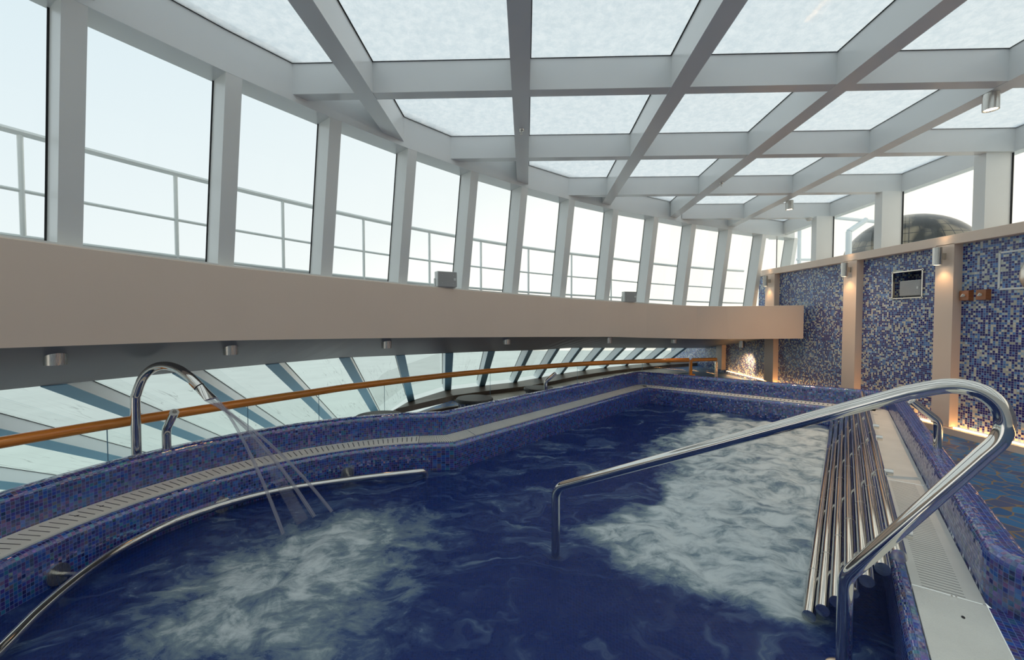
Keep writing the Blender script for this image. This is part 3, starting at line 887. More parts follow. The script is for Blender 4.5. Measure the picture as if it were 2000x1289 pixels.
tag(water, 'deep blue churning pool water with white foam', 'water', kind='stuff')
def water_mat():
    m, nt, b, o = new_mat('churning_water'); L = nt.links.new
    tc = N_(nt, 'ShaderNodeTexCoord')
    A1 = N_(nt, 'ShaderNodeAttribute', attribute_name='air'); A2 = N_(nt, 'ShaderNodeAttribute', attribute_name='splash')
    # swirling strands: noise warped by noise
    nw = N_(nt, 'ShaderNodeTexNoise', i_Scale=1.7, i_Detail=4.0); L(tc.outputs['Object'], nw.inputs['Vector'])
    wv = N_(nt, 'ShaderNodeVectorMath', operation='MULTIPLY_ADD'); wv.inputs[1].default_value = (0.30, 0.30, 0)
    L(nw.outputs['Color'], wv.inputs[0]); L(tc.outputs['Object'], wv.inputs[2])
    mp = N_(nt, 'ShaderNodeMapping'); mp.inputs['Rotation'].default_value = (0, 0, 0.5); mp.inputs['Scale'].default_value = (3.2, 4.6, 1); L(wv.outputs[0], mp.inputs[0])
    n1 = N_(nt, 'ShaderNodeTexNoise', i_Scale=1.7, i_Detail=10.0, i_Roughness=0.66, i_Distortion=0.35); L(mp.outputs[0], n1.inputs['Vector'])
    # radial strands round the splash
    sb = N_(nt, 'ShaderNodeVectorMath', operation='SUBTRACT'); sb.inputs[1].default_value = (SPX, SPY, 0); L(tc.outputs['Object'], sb.inputs[0])
    sp_ = N_(nt, 'ShaderNodeSeparateXYZ'); L(sb.outputs[0], sp_.inputs[0])
    nrm = N_(nt, 'ShaderNodeVectorMath', operation='NORMALIZE'); 
    cz = N_(nt, 'ShaderNodeVectorMath', operation='MULTIPLY'); cz.inputs[1].default_value = (1, 1, 0); L(sb.outputs[0], cz.inputs[0]); L(cz.outputs[0], nrm.inputs[0])
    ln = N_(nt, 'ShaderNodeVectorMath', operation='LENGTH'); L(cz.outputs[0], ln.inputs[0])
    sc2 = N_(nt, 'ShaderNodeVectorMath', operation='SCALE'); sc2.inputs['Scale'].default_value = 2.4; L(nrm.outputs[0], sc2.inputs[0])
    cb = N_(nt, 'ShaderNodeCombineXYZ'); ml = N_(nt, 'ShaderNodeMath', operation='MULTIPLY'); ml.inputs[1].default_value = 2.2; L(ln.outputs['Value'], ml.inputs[0]); L(ml.outputs[0], cb.inputs[2])
    va = N_(nt, 'ShaderNodeVectorMath', operation='ADD'); L(sc2.outputs[0], va.inputs[0]); L(cb.outputs[0], va.inputs[1])
    n2 = N_(nt, 'ShaderNodeTexNoise', i_Scale=1.6, i_Detail=9.0, i_Roughness=0.66, i_Distortion=0.9); L(va.outputs[0], n2.inputs['Vector'])
    def ramp1(src, a, b):
        r = N_(nt, 'ShaderNodeMapRange', interpolation_type='SMOOTHSTEP'); r.inputs[1].default_value = a; r.inputs[2].default_value = b; L(src, r.inputs[0]); return r.outputs[0]
    def mth(op, a, b, clamp=False):
        q = N_(nt, 'ShaderNodeMath', operation=op, use_clamp=clamp)
        for i, s in enumerate((a, b)):
            if isinstance(s, (int, float)): q.inputs[i].default_value = s
            else: L(s, q.inputs[i])
        return q.outputs[0]
    # foam over the jets: coverage rises with the mask
    airn = mth('ADD', mth('MULTIPLY', A1.outputs['Fac'], 0.72), mth('MULTIPLY', mth('SUBTRACT', n1.outputs[0], 0.5), 1.35))
    fa = ramp1(airn, 0.12, 0.90)
    spn = mth('ADD', mth('MULTIPLY', A2.outputs['Fac'], 0.80), mth('ADD', mth('MULTIPLY', mth('SUBTRACT', n2.outputs[0], 0.5), 0.5), mth('MULTIPLY', mth('SUBTRACT', n1.outputs[0], 0.5), 1.5)))
    fs = mth('MULTIPLY', ramp1(spn, 0.12, 1.12), 1.0)
    mp3 = N_(nt, 'ShaderNodeMapping'); mp3.inputs['Rotation'].default_value = (0, 0, -0.5); mp3.inputs['Scale'].default_value = (1.1, 3.4, 1)
    wv3 = N_(nt, 'ShaderNodeVectorMath', operation='MULTIPLY_ADD'); wv3.inputs[1].default_value = (1.1, 1.1, 0); L(nw.outputs['Color'], wv3.inputs[0]); L(tc.outputs['Object'], wv3.inputs[2]); L(wv3.outputs[0], mp3.inputs[0])
    n3 = N_(nt, 'ShaderNodeTexNoise', i_Scale=1.5, i_Detail=9.0, i_Roughness=0.6, i_Distortion=0.8); L(mp3.outputs[0], n3.inputs['Vector'])
    st = mth('MULTIPLY', ramp1(n3.outputs[0], 0.46, 0.80), 0.50)
    f = mth('MAXIMUM', mth('MAXIMUM', fa, fs), st)
    f = mth('MULTIPLY', f, 1.0, True)
    colr = ramp(nt, [(0.0, (0.010, 0.034, 0.185)), (0.22, (0.055, 0.10, 0.22)), (0.6, (0.22, 0.29, 0.33)), (1.0, (0.66, 0.71, 0.71))]); L(f, colr.inputs[0])
    L(colr.outputs[0], b.inputs['Base Color'])
    rg = N_(nt, 'ShaderNodeMapRange'); rg.inputs[3].default_value = 0.16; rg.inputs[4].default_value = 0.6; L(f, rg.inputs[0]); L(rg.outputs[0], b.inputs['Roughness'])
    b.inputs['IOR'].default_value = 1.33
    bp = N_(nt, 'ShaderNodeBump', i_Strength=0.5, i_Distance=0.03); L(n1.outputs[0], bp.inputs['Height']); L(bp.outputs[0], b.inputs['Normal'])
    tr = N_(nt, 'ShaderNodeBsdfTransparent'); tr.inputs[0].default_value = (0.35, 0.55, 0.85, 1)
    mx = N_(nt, 'ShaderNodeMixShader')
    inv = mth('MULTIPLY', mth('SUBTRACT', 0.22, f), 1.2, True)
    L(inv, mx.inputs[0]); L(b.outputs[0], mx.inputs[1]); L(tr.outputs[0], mx.inputs[2]); L(mx.outputs[0], o.inputs[0])
    return m
me.materials.append(water_mat())

# ================================================================== FLOOR around the pool
RAIL = [(-3.86, 0.9), (-3.56, 1.8), (-3.19, 2.61), (-2.86, 3.20), (-2.43, 3.86), (-2.11, 4.32), (-1.74, 4.82), (-0.67, 5.86), (0.81, 6.88), (1.8, 7.33), (2.77, 7.62), (3.24, 7.74)]
outer = [Vector(p) for p in ((5.1, -4.4), (5.1, 11.6))]
sillin = [Vector((p.x - n.x * .40, p.y - n.y * .40)) for p, n in zip(SP, NS)]
outline = outer + [q for q, p in zip(reversed(sillin), reversed(SP)) if q.y < 11.2 and q.x < 5.0 and p.z > -0.05] + [Vector((x - .05, y + .03)) for x, y in reversed(RAIL[:7])] + [Vector((-4.3, -4.4))]
NC = normals2(cop_path)
hole = [p + n * 0.10 for p, n in zip(cop_path, NC)] 
hole = hole[:-1] + [near_end + e2 * 0.6, near_end + Vector((0, -0.05)), back[0] + Vector((-0.1, -0.05))]
pts = outline + hole; n1_ = len(outline); n2_ = len(hole)
ed = [(k, (k + 1) % n1_) for k in range(n1_)] + [(n1_ + k, n1_ + (k + 1) % n2_) for k in range(n2_)]
res = delaunay_2d_cdt(pts, ed, [], 0, 1e-6)
fv, ff = res[0], res[2]
keep = []
for f in ff:
    c_ = sum((fv[i] for i in f), Vector((0, 0))) / len(f)
    a_ = in_poly(np.array([c_.x]), np.array([c_.y]), outline)[0]; b_ = in_poly(np.array([c_.x]), np.array([c_.y]), hole)[0]
    if a_ and not b_: keep.append((f, c_))
mP, mG = MB(), MB()
for f, c_ in keep:
    mP.quad([(fv[i].x, fv[i].y, -0.08) for i in f])
fl_o = mP.build('floor', PAVE); tag(fl_o, kind='structure')
# pale gallery floor beyond the rim, on the window side
m = MB(); rows = []
for p, n in zip(SP[:-2], NS[:-2]):
    if p.z < -0.05: continue
    rows.append([(p.x - n.x * .40, p.y - n.y * .40, -.072), (p.x - n.x * 1.35, p.y - n.y * 1.35, -.072)])
m.grid(rows, None, False); tag(m.build('floor_gallery', PALEFLOOR), kind='structure')

# ================================================================== TEAK HANDRAIL WITH GLASS BALUSTRADE
rp = catmull([(x, y, 0.47) for x, y in RAIL], 8)
bal = empty('teak_handrail', (-2.2, 4.3, -0.08)); tag(bal, 'long curved teak handrail on a clear glass balustrade behind the pool', 'handrail')
m = MB(); m.tube(rp, 0.038, 18); m.build('top_rail', WOOD, bal)
m = MB()
for k in range(len(rp) - 1):
    a, b = rp[k], rp[k + 1]
    m.quad([(a.x, a.y, 0.03), (b.x, b.y, 0.03), (b.x, b.y, 0.445), (a.x, a.y, 0.445)])
m.build('glass_panel', G_BAL, bal)
m = MB(); sweep(m, [(p.x, p.y) for p in rp], [(-.03, -.075), (-.03, .035), (.03, .035), (.03, -.075)], None, False); m.build('base_channel', BRONZE, bal)
for k in (12, 22, 32, 42, 50, 58, 66, 76):
    p = rp[k]; m = MB(); m.box((p.x, p.y, 0.24), (0.004, 0.005, 0.41)); m.build('panel_joint', BLUEGREY, bal)
gate = empty('balustrade_gate', (3.3, 7.75, -0.08)); tag(gate, 'short teak-railed gate at the right end of the balustrade', 'gate')
m = MB(); m.box((3.285, 7.745, 0.21), (0.045, 0.045, 0.52)); m.build('post', WOOD, gate)
m = MB(); m.tube([(3.31, 7.75, 0.47), (3.5, 7.79, 0.47), (3.80, 7.84, 0.47)], 0.032, 14); m.build('top_rail', WOOD, gate)
m = MB(); m.box((3.80, 7.84, 0.21), (0.04, 0.04, 0.44)); m.build('end_post', FRAME, gate)
m = MB(); m.box((3.55, 7.79, 0.20), (0.48, 0.01, 0.36), Matrix.Rotation(0.18, 3, 'Z')); m.build('glass_panel', G_BAL, gate)
m = MB(); m.box((3.34, 7.75, 0.19), (0.05, 0.03, 0.035)); m.build('latch', WOOD, gate)
m = MB(); m.box((3.55, 7.79, -0.02), (0.50, 0.05, 0.06), Matrix.Rotation(0.18, 3, 'Z')); m.build('base_channel', BRONZE, gate)

# three round tiled stools behind the rim
for (x, y, rad_, zt, lab) in ((-1.42, 4.50, 0.26, 0.20, 'round tiled stool with dark top, leftmost of three, just showing over the rim'),
                        (-0.49, 5.50, 0.243, 0.20, 'round tiled stool with dark top, middle of three behind the rim'),
                        (0.40, 6.32, 0.225, 0.20, 'round tiled stool with dark top, farthest of three, beside the small bent pipe')):
    st = empty('round_stool', (x, y, -0.08)); tag(st, lab, 'stool', 'round mosaic stools behind the pool rim')
    m = MB(); m.lathe([(0.0, -.08), (rad_ - .03, -.08), (rad_ - .03, zt - .04)], (x, y, 0), 36); m.build('tiled_base', WALLM, st)
    m = MB(); m.lathe([(rad_ - .04, zt - .045), (rad_, zt - .045), (rad_, zt - .012), (rad_ - .012, zt), (0.001, zt)], (x, y, 0), 36); m.build('seat', SEAT, st)

# ================================================================== STEEL FITTINGS IN AND ROUND THE POOL
def px_plane(dummy=None): pass
# big looped entry handrail, in one vertical plane
hp = [(0.262, 2.499, -0.45), (0.262, 2.499, 0.15)]
loop = [(0.262, 2.499, -0.5), (0.262, 2.499, 0.245), (0.40, 2.376, 0.305), (0.756, 2.06, 0.55), (1.211, 1.654, 0.85)]
straight_in = [(0.262, 2.499, 0.262), (1.407, 1.481, 0.995)]
L1 = fillet([(0.262, 2.499, -0.6), (0.262, 2.499, 0.232), (1.40, 1.487, 0.985)], [0, 0.10, 0], 10)
top = [(1.40, 1.487, 0.985), (1.472, 1.423, 1.018), (1.523, 1.378, 1.012), (1.556, 1.348, 0.975), (1.569, 1.336, 0.920), (1.562, 1.342, 0.860), (1.533, 1.369, 0.793)]
L2 = fillet([(1.533, 1.369, 0.793), (1.281, 1.593, 0.255), (1.281, 1.593, -0.10)], [0, 0.13, 0], 10)
hr = empty('entry_handrail', (1.281, 1.593, -0.10)); tag(hr, 'large looped polished steel entry handrail in the foreground', 'handrail')
path = [Vector(p) for p in L1[:-1]] + catmull(top, 8)[:-1] + [Vector(p) for p in L2]
fine = []
for a, b in zip(path, path[1:]):
    n = max(1, int((b - a).length / 0.03))
    for j in range(n): fine.append(a.lerp(b, j / n))
fine.append(path[-1])
m = MB(); m.tube(fine, 0.0255, 32); m.build('tube', CHROME, hr)
m = MB(); m.lathe([(0.001, 0.0), (0.058, 0.0), (0.058, 0.010), (0.045, 0.016), (0.026, 0.018)], (1.281, 1.593, -0.118), 32); m.build('flange', FRAME, hr)
# the airbed: seven parallel steel tubes on brackets
rack = empty('steel_tube_lounger', (3.0, 4.0, -0.17)); tag(rack, 'inclined lounger of seven parallel polished steel tubes along the right side', 'lounger')
t7n, t1n = Vector((1.631, 1.75, 0.245)), Vector((1.391, 1.939, -0.150))
dirT = Vector((0.619, 0.785, 0)).normalized()
for i in range(7):
    f = i / 6
    # slightly hollow slope
    z = t1n.z + (t7n.z - t1n.z) * (f ** 1.15)
    a = Vector((t1n.x + (t7n.x - t1n.x) * f, t1n.y + (t7n.y - t1n.y) * f, z))
    a = a + dirT * (0.0)
    b = a + dirT * 4.95
    m = MB(); m.cyl(a, b, 0.0275, 28); tb = m.build('tube', CHROME, rack)
    for d_ in (0.42, 1.55, 3.1):
        c_ = a + dirT * (d_ + 0.13 * i)
        m = MB(); m.cyl(c_, c_ + dirT * 0.008, 0.0285, 24)
        m.build('joint_ring', STEEL, tb)
for i in range(6):
    for d_ in (0.35, 1.35, 2.35, 3.35, 4.45):
        f0, f1 = i / 6, (i + 1) / 6
        A_ = Vector((t1n.x + (t7n.x - t1n.x) * f0, t1n.y + (t7n.y - t1n.y) * f0, t1n.z + (t7n.z - t1n.z) * f0 ** 1.15))
        B_ = Vector((t1n.x + (t7n.x - t1n.x) * f1, t1n.y + (t7n.y - t1n.y) * f1, t1n.z + (t7n.z - t1n.z) * f1 ** 1.15))
        A_ += dirT * d_ - Vector((0, 0, .012)); B_ += dirT * d_ - Vector((0, 0, .012))
        m = MB(); m.cyl(A_, B_, 0.011, 12); m.build('spacer', STEEL, rack)
nrm_out = Vector((0.785, -0.619, 0))
for d_ in (0.28, 1.28, 2.28, 2.75, 4.45):
    c_ = t7n + dirT * d_
    u_ = Vector((0, 0, 1))
    k0 = [c_ - u_ * .028, c_ + u_ * .006, c_ + nrm_out * .078 - u_ * .022, c_ + nrm_out * .070 - u_ * .185, c_ + nrm_out * .052 - u_ * .185, c_ + nrm_out * .040 - u_ * .05]
    m = MB(); m.cyl(c_ - u_ * .004, c_ + nrm_out * .066 - u_ * .004, .021, 22); m.build('bracket', CHROME, rack)

# curved rail round the left bay
gr = empty('grab_rail', (-2.3, 2.6, -0.13)); tag(gr, 'curved steel grab rail along the wall of the left bay', 'grab rail')
PR = [(-1.60, 0.75, -.13), (-1.93, 1.25, -.13), (-2.13, 1.726, -.13), (-2.235, 1.98, -.13), (-2.315, 2.27, -.13), (-2.335, 2.53, -.13), (-2.275, 2.84, -.13), (-2.09, 3.13, -.13), (-1.80, 3.37, -.13), (-1.33, 3.58, -.13), (-0.84, 3.735, -.128)]
pp = catmull(PR, 10)
pp = pp + [Vector((-.81, 3.755, -.132)), Vector((-.79, 3.785, -.15)), Vector((-.785, 3.80, -.20)), Vector((-.785, 3.80, -.40))]
m = MB(); m.tube(pp, 0.026, 22); m.build('tube', CHROME, gr)
for (x, y) in ((-2.31, 2.23), (-2.13, 3.08), (-1.38, 3.565), (-1.75, 0.98)):
    c_ = Vector((x, y, -.13)); d2 = (Vector((x, y)) - PC).normalized(); dd = Vector((d2.x, d2.y, 0))
    wallp = Vector((PC.x, PC.y, -.14)) + dd * (RB - GW - 0.058)
    m = MB(); m.cyl(c_, wallp, 0.012, 14); arm = m.build('arm', STEEL, gr)
    m = MB(); m.cyl(wallp - dd * 0.014, wallp, 0.056, 28); fl = m.build('flange', STEEL, arm)

# swan-neck spout with flat nozzle
B0, DN = Vector((-2.735, 3.05)), Vector((1.31, -0.17)).normalized()
sp = empty('swan_neck_spout', (B0.x, B0.y, 0.20)); tag(sp, 'tall swan-neck steel spout pouring water into the left bay', 'water spout')
prof = [(0, 0.2), (0, 0.62), (0.015, 0.70), (0.07, 0.815), (0.155, 0.885), (0.25, 0.905), (0.35, 0.885), (0.435, 0.835), (0.495, 0.783), (0.52, 0.757)]
P3 = [Vector((B0.x + DN.x * s, B0.y + DN.y * s, z)) for s, z in prof]
m = MB(); m.tube(catmull(P3, 8), 0.030, 26); m.build('pipe', CHROME, sp)
A_, Bn = P3[-2], Vector((B0.x + DN.x * .635, B0.y + DN.y * .635, 0.655))
ax = (Bn - A_).normalized(); side = ax.cross(Vector((0, 0, 1))).normalized(); upn = side.cross(ax).normalized()
m = MB(); m.cyl(P3[-1] - ax * .06, P3[-1] - ax * .002, 0.0335, 28); m.build('collar', CHROME, sp)
m = MB(); m.cyl(P3[-1] - ax * .003, P3[-1] + ax * .006, 0.0325, 24); m.build('seal_ring', BLACK, sp)
m = MB(); rows = []
for j in range(9):
    t = j / 8; c_ = P3[-1] + ax * (0.006 + 0.118 * t); wx, wy = 0.032 + 0.022 * t, 0.032 - 0.021 * t
    rows.append([c_ + side * (wx * math.cos(2 * PI * q / 28)) + upn * (wy * math.sin(2 * PI * q / 28)) for q in range(28)])
m.grid(rows, None, True, True); m.quad(rows[-1]); m.build('flat_nozzle', CHROME, sp)
tipc = P3[-1] + ax * 0.124
# water sheets falling from the nozzle
def jet_mat(name, dens):
    m, nt, b, o = new_mat(name); L = nt.links.new; nt.nodes.remove(b)
    uv = N_(nt, 'ShaderNodeUVMap'); uv.uv_map = 'UVMap'
    mp = N_(nt, 'ShaderNodeMapping'); mp.inputs['Scale'].default_value = (160, 3, 1); L(uv.outputs[0], mp.inputs[0])
    nz = N_(nt, 'ShaderNodeTexNoise', i_Scale=1.0, i_Detail=3.0); L(mp.outputs[0], nz.inputs['Vector'])
    r = ramp(nt, [(0.3, (dens * .6,) * 3), (0.7, (min(1, dens * 1.3),) * 3)]); L(nz.outputs[0], r.inputs[0])
    df = N_(nt, 'ShaderNodeBsdfDiffuse'); df.inputs[0].default_value = (0.62, 0.60, 0.66, 1)
    tl = N_(nt, 'ShaderNodeBsdfTranslucent'); tl.inputs[0].default_value = (0.62, 0.60, 0.66, 1)
    ad = N_(nt, 'ShaderNodeMixShader'); ad.inputs[0].default_value = .5; L(df.outputs[0], ad.inputs[1]); L(tl.outputs[0], ad.inputs[2])
    tr = N_(nt, 'ShaderNodeBsdfTransparent')
    mx = N_(nt, 'ShaderNodeMixShader'); L(r.outputs[0], mx.inputs[0]); L(tr.outputs[0], mx.inputs[1]); L(ad.outputs[0], mx.inputs[2]); L(mx.outputs[0], o.inputs[0])
    return m
JET, SPRAY = jet_mat('falling_water', 0.42), jet_mat('fine_spray', 0.16)
def fall(start, end, r0, r1, mat, lab, flat=1.0):
    pts = []
    for j in range(25):
        t = j / 24
        xy = start.lerp(end, t)
        z = start.z + (end.z - start.z) * (0.55 * t + 0.45 * t * t)
        pts.append(Vector((xy.x, xy.y, z)))
    m = MB(); m.tube(pts, r0, 12, True, lambda t: r0 + (r1 - r0) * t)
    o = m.build('water_jet', mat); tag(o, lab, 'water jet', 'water falling from the swan-neck spout'); return o
fall(tipc - side * .044, Vector((-1.49, 2.71, -.16)), 0.008, 0.011, JET, 'left thin stream of water falling from the swan-neck spout')
fall(tipc + side * .006, Vector((-1.40, 2.95, -.16)), 0.010, 0.013, JET, 'middle stream of water falling from the swan-neck spout')
fall(tipc + side * .044, Vector((-1.31, 3.03, -.16)), 0.008, 0.011, JET, 'right thin stream of water falling from the swan-neck spout')
fall(tipc - side * .012, Vector((-1.46, 2.90, -.17)), 0.016, 0.040, SPRAY, 'wide faint spray between the streams from the swan-neck spout')

def bent_pipe(base, mid, end, r, lab, head=True):
    o = empty('bent_jet_pipe', base); tag(o, lab, 'pipe')
    P = fillet([base, mid, end], [0, r * 2.6, 0], 10)
    fine_ = []
    for a, b in zip(P, P[1:]):
        n = max(1, int((b - a).length / 0.02))
        for j in range(n): fine_.append(a.lerp(b, j / n))
    fine_.append(P[-1])
    m = MB(); m.tube(fine_, r, 22); m.build('tube', CHROME, o)
    d_ = (Vector(end) - Vector(mid)).normalized()
    m = MB(); m.cyl(Vector(end), Vector(end) + d_ * 0.008, r * 1.02, 22); m.build('nozzle_face', SPKW, o)
    m = MB(); m.cyl(Vector(end) + d_ * 0.008, Vector(end) + d_ * 0.012, r * .5, 16); m.build('orifice', STEEL, o)
    return o
bent_pipe((-2.56, 3.105, 0.2), (-2.56, 3.105, 0.42), (-2.43, 3.02, 0.565), 0.028, 'short bent steel pipe with round nozzle beside the tall spout')
bent_pipe((0.47, 5.86, 0.2), (0.47, 5.86, 0.36), (0.60, 5.83, 0.475), 0.026, 'short bent steel pipe on the far rim beside the stools')
bent_pipe((3.17, 3.12, 0.1), (3.17, 3.12, 0.48), (3.03, 3.18, 0.615), 0.026, 'short bent steel pipe on the right rim near the wall')

# ================================================================== LIGHTS AND FIXTURES
# cylinder downlights under the ring beam
for i, (a, on, zb) in enumerate(((149.92, 0, .965), (145.26, 0, .955), (138.22, 0, .924), (129.73, 0, .89), (119.98, 0, .835), (112.4, 0, .785), (0, 1, .62))):
    q = arc(a, RR + 0.32 + (0 if a > 116 else (116 - a) * .03))
    if on: q = Vector((4.82, 8.85))
    zt = 1.07 if i < 4 else (0.98 if not on else 0.80)
    names = ['nearest the camera at the far left', 'second from the left', 'third from the left, above the teak rail', 'fourth from the left', 'fifth from the left', 'sixth from the left, over the gallery end', 'lit, shining on the far mosaic wall']
    d = empty('downlight', (q.x, q.y, zt)); tag(d, 'small steel cylinder downlight under the beige beam, ' + names[i], 'downlight', 'cylinder downlights under the ring beam')
    m = MB(); m.lathe([(0.001, zt + .02), (0.052, zt + .02), (0.052, zb), (0.044, zb), (0.040, zb + .02), (0.001, zb + .02)], (q.x, q.y, 0), 28); m.build('housing', STEEL, d)
    m = MB(); m.lathe([(0.001, zb + .017), (0.038, zb + .017)], (q.x, q.y, 0), 20); m.build('lens', LENS if on else SPKW, d)
    spot('lamp', (q.x, q.y, zb - .01), (5.08, 9.15, 0.1) if on else (q.x, q.y, -.5), 85 if on else 1.2, 1.3 if on else 2.2, 0.8, (1.0, 0.55, 0.25), d, 0.05)
# a warm downlight pooling on the mosaic behind the beam's end
# wall cylinder lights on the pilasters
for (y0, y1), lab in zip([(3.1, 3.32), (4.80, 5.01), (6.15, 6.39), (8.07, 8.36)],
                         ['', 'steel cylinder wall light on the nearest beige pilaster in view', 'steel cylinder wall light on the middle beige pilaster', 'steel cylinder wall light on the farthest pilaster above the beam end']):
    yc = (y0 + y1) / 2; xc = 4.915
    zc = 1.955
    if not lab: 
        continue
    d = empty('wall_light', (5.0, yc, zc)); tag(d, lab, 'wall light', 'cylinder wall lights on the pilasters')
    m = MB(); m.lathe([(0.034, zc - .10), (0.043, zc - .10), (0.043, zc + .10), (0.034, zc + .10)], (xc, yc, 0), 28)
    m.build('cylinder', STEEL, d)
    m = MB(); m.box((4.975, yc, zc), (0.06, 0.04, 0.07)); m.build('wall_mount', STEEL, d)
    for s_ in (-1, 1):
        m = MB(); m.lathe([(0.001, zc + s_ * .085), (0.033, zc + s_ * .085)], (xc, yc, 0), 20); m.build('lens', LENS, d)
        spot('lamp', (xc, yc, zc + s_ * .095), (xc + .045, yc, zc + s_ * 1.0), 3.2 if s_ < 0 else 1.2, 1.7, 0.9, (1.0, 0.62, 0.30), d, 0.02)
# small lamp glows at the feet of the pilasters come from the cove strip
def ceiling_light(x, y, lab, on=True, size=1.0):
    z = zr(x, y, 1.90)
    d = empty('ceiling_downlight', (x, y, z)); tag(d, lab, 'ceiling light', 'cylinder downlights under the roof beams')
    m = MB(); m.lathe([(0.001, z), (0.050, z), (0.050, z - .13), (0.044, z - .13), (0.040, z - .118), (0.001, z - .118)], (x, y, 0), 28); m.build('housing', STEEL, d)
    m = MB(); m.lathe([(0.001, z - .122), (0.038, z - .122)], (x, y, 0), 20); m.build('lens', LENS, d)
    spot('lamp', (x, y, z - .135), (x + .3, y, 0), 60, 1.7, 0.8, (1.0, 0.66, 0.38), d)
ceiling_light(3.83, 3.43, 'steel cylinder downlight under the near right roof beam')
ceiling_light(4.04, 6.20, 'steel cylinder downlight under the far right roof beam')

def sprinkler(x, y, lab):
    z = zr(x, y, 1.90); d = empty('sprinkler', (x, y, z)); tag(d, lab, 'sprinkler', 'sprinkler heads under the roof beams')
    m = MB(); m.lathe([(0.001, z), (0.026, z), (0.022, z - .012), (0.008, z - .016), (0.007, z - .035), (0.001, z - .036)], (x, y, 0), 20); m.build('body', STEEL, d)
    m = MB(); m.lathe([(0.001, z - .040), (0.014, z - .042), (0.001, z - .044)], (x, y, 0), 14); m.build('deflector', STEEL, d)
sprinkler(0.09, 4.03, 'small sprinkler head under the middle roof beam')
sprinkler(2.68, 5.46, 'small sprinkler head under the roof beam right of the middle')
x, y = 5.05, 7.12; z = zr(x, y, 1.905)
d = empty('smoke_detector', (4.98, 7.1, z)); tag(d, 'small round white smoke detector under a far cross beam', 'smoke detector')
m = MB(); m.lathe([(0.001, z), (0.06, z), (0.062, z - .02), (0.045, z - .03)], (4.96, 7.1, 0), 26); m.build('base', SPKW, d)
m = MB(); m.lathe([(0.045, z - .03), (0.045, z - .045), (0.025, z - .06), (0.001, z - .062)], (4.96, 7.1, 0), 26); m.build('sensor_cap', SPKW, d)

# ================================================================== SPEAKERS, SWITCHES, NICHE
def speaker(x, y, z, face, lab, w=0.26, h=0.19, dp=0.2, grp=None, cat='speaker'):
    """face = direction (2-D) the grille looks to"""
    f = Vector((face[0], face[1], 0)).normalized(); s = Vector((-f.y, f.x, 0)); R = Matrix((s, -f, Vector((0, 0, 1)))).transposed()
    d = empty('speaker', (x, y, z)); tag(d, lab, cat, grp)
    c0 = Vector((x, y, z + h / 2 + .018))
    m = MB(); hw, hd, hh = w / 2, dp / 2, h / 2
    prof_ = [(-hw, hd), (hw, hd), (hw, -hd * .2), (hw * .62, -hd), (-hw * .62, -hd), (-hw, -hd * .2)]
    lo = [c0 + s * a + f * b + Vector((0, 0, -hh)) for a, b in prof_]; hi = [c0 + s * a + f * b + Vector((0, 0, hh)) for a, b in prof_]
    m.hexa(lo, hi); m.build('cabinet', SPKW, d, bevel=0.008)
    m = MB(); m.box(c0 + f * (hd + .004), (w * .96, .010, h * .94), R)
    for j in range(11): m.box(c0 + f * (hd + .011) + Vector((0, 0, -hh * .86 + j * h * .086)), (w * .93, .006, h * .035), R)
    m.build('grille', SPKG, d)
    for a in (-.28, .28):
        for b in (-.25, .25):
            m = MB(); m.cyl(c0 + s * w * a + Vector((0, 0, h * b)) + f * (hd + .008), c0 + s * w * a + Vector((0, 0, h * b)) + f * (hd + .018), 0.004, 8)
            m.build('screw', SPKW, d)
    m = MB(); m.box(c0 + s * w * .36 + f * (hd + .015) + Vector((0, 0, 0)), (.028, .004, .028), R); m.build('badge', SPKW, d)
    m = MB()
    for a in (-1, 1): m.box(c0 + s * (hw + .006) * a + Vector((0, 0, -h * .22)), (.006, .03, h * .56), R)
    m.box(c0 + Vector((0, 0, -hh - .013)), (w + .02, .03, .008), R); m.build('bracket', SPKW, d)
    return d
q = arc(135.05, RR + .155); speaker(q.x, q.y, bandtop(q.y) - .004, (0.62, -1), 'white wall speaker with grey grille on the ledge, nearer of the two', 0.235, 0.175, 0.15, 'speakers on the window ledge')
q = arc(118.75, RR + .155); speaker(q.x, q.y, bandtop(q.y) - .004, (0.30, -1), 'white wall speaker with grey grille on the ledge, farther of the two', 0.215, 0.165, 0.14, 'speakers on the window ledge')
speaker(5.20, 5.45, NZ0 + .01, (-1, 0.0), 'grey speaker set in the framed wall niche', 0.30, 0.20, 0.14)
fr_ = MB(); t_ = .014
for (yc, zc, dy, dz) in (((NY0 + NY1) / 2, NZ0, NY1 - NY0 + .03, t_), ((NY0 + NY1) / 2, NZ1, NY1 - NY0 + .03, t_), (NY0, (NZ0 + NZ1) / 2, t_, NZ1 - NZ0 + .03), (NY1, (NZ0 + NZ1) / 2, t_, NZ1 - NZ0 + .03)):
    fr_.box((MOSX - .004, yc, zc), (.03, dy, dz))
tag(fr_.build('niche_frame', FRAME), 'steel frame round the speaker niche in the mosaic wall', 'frame')
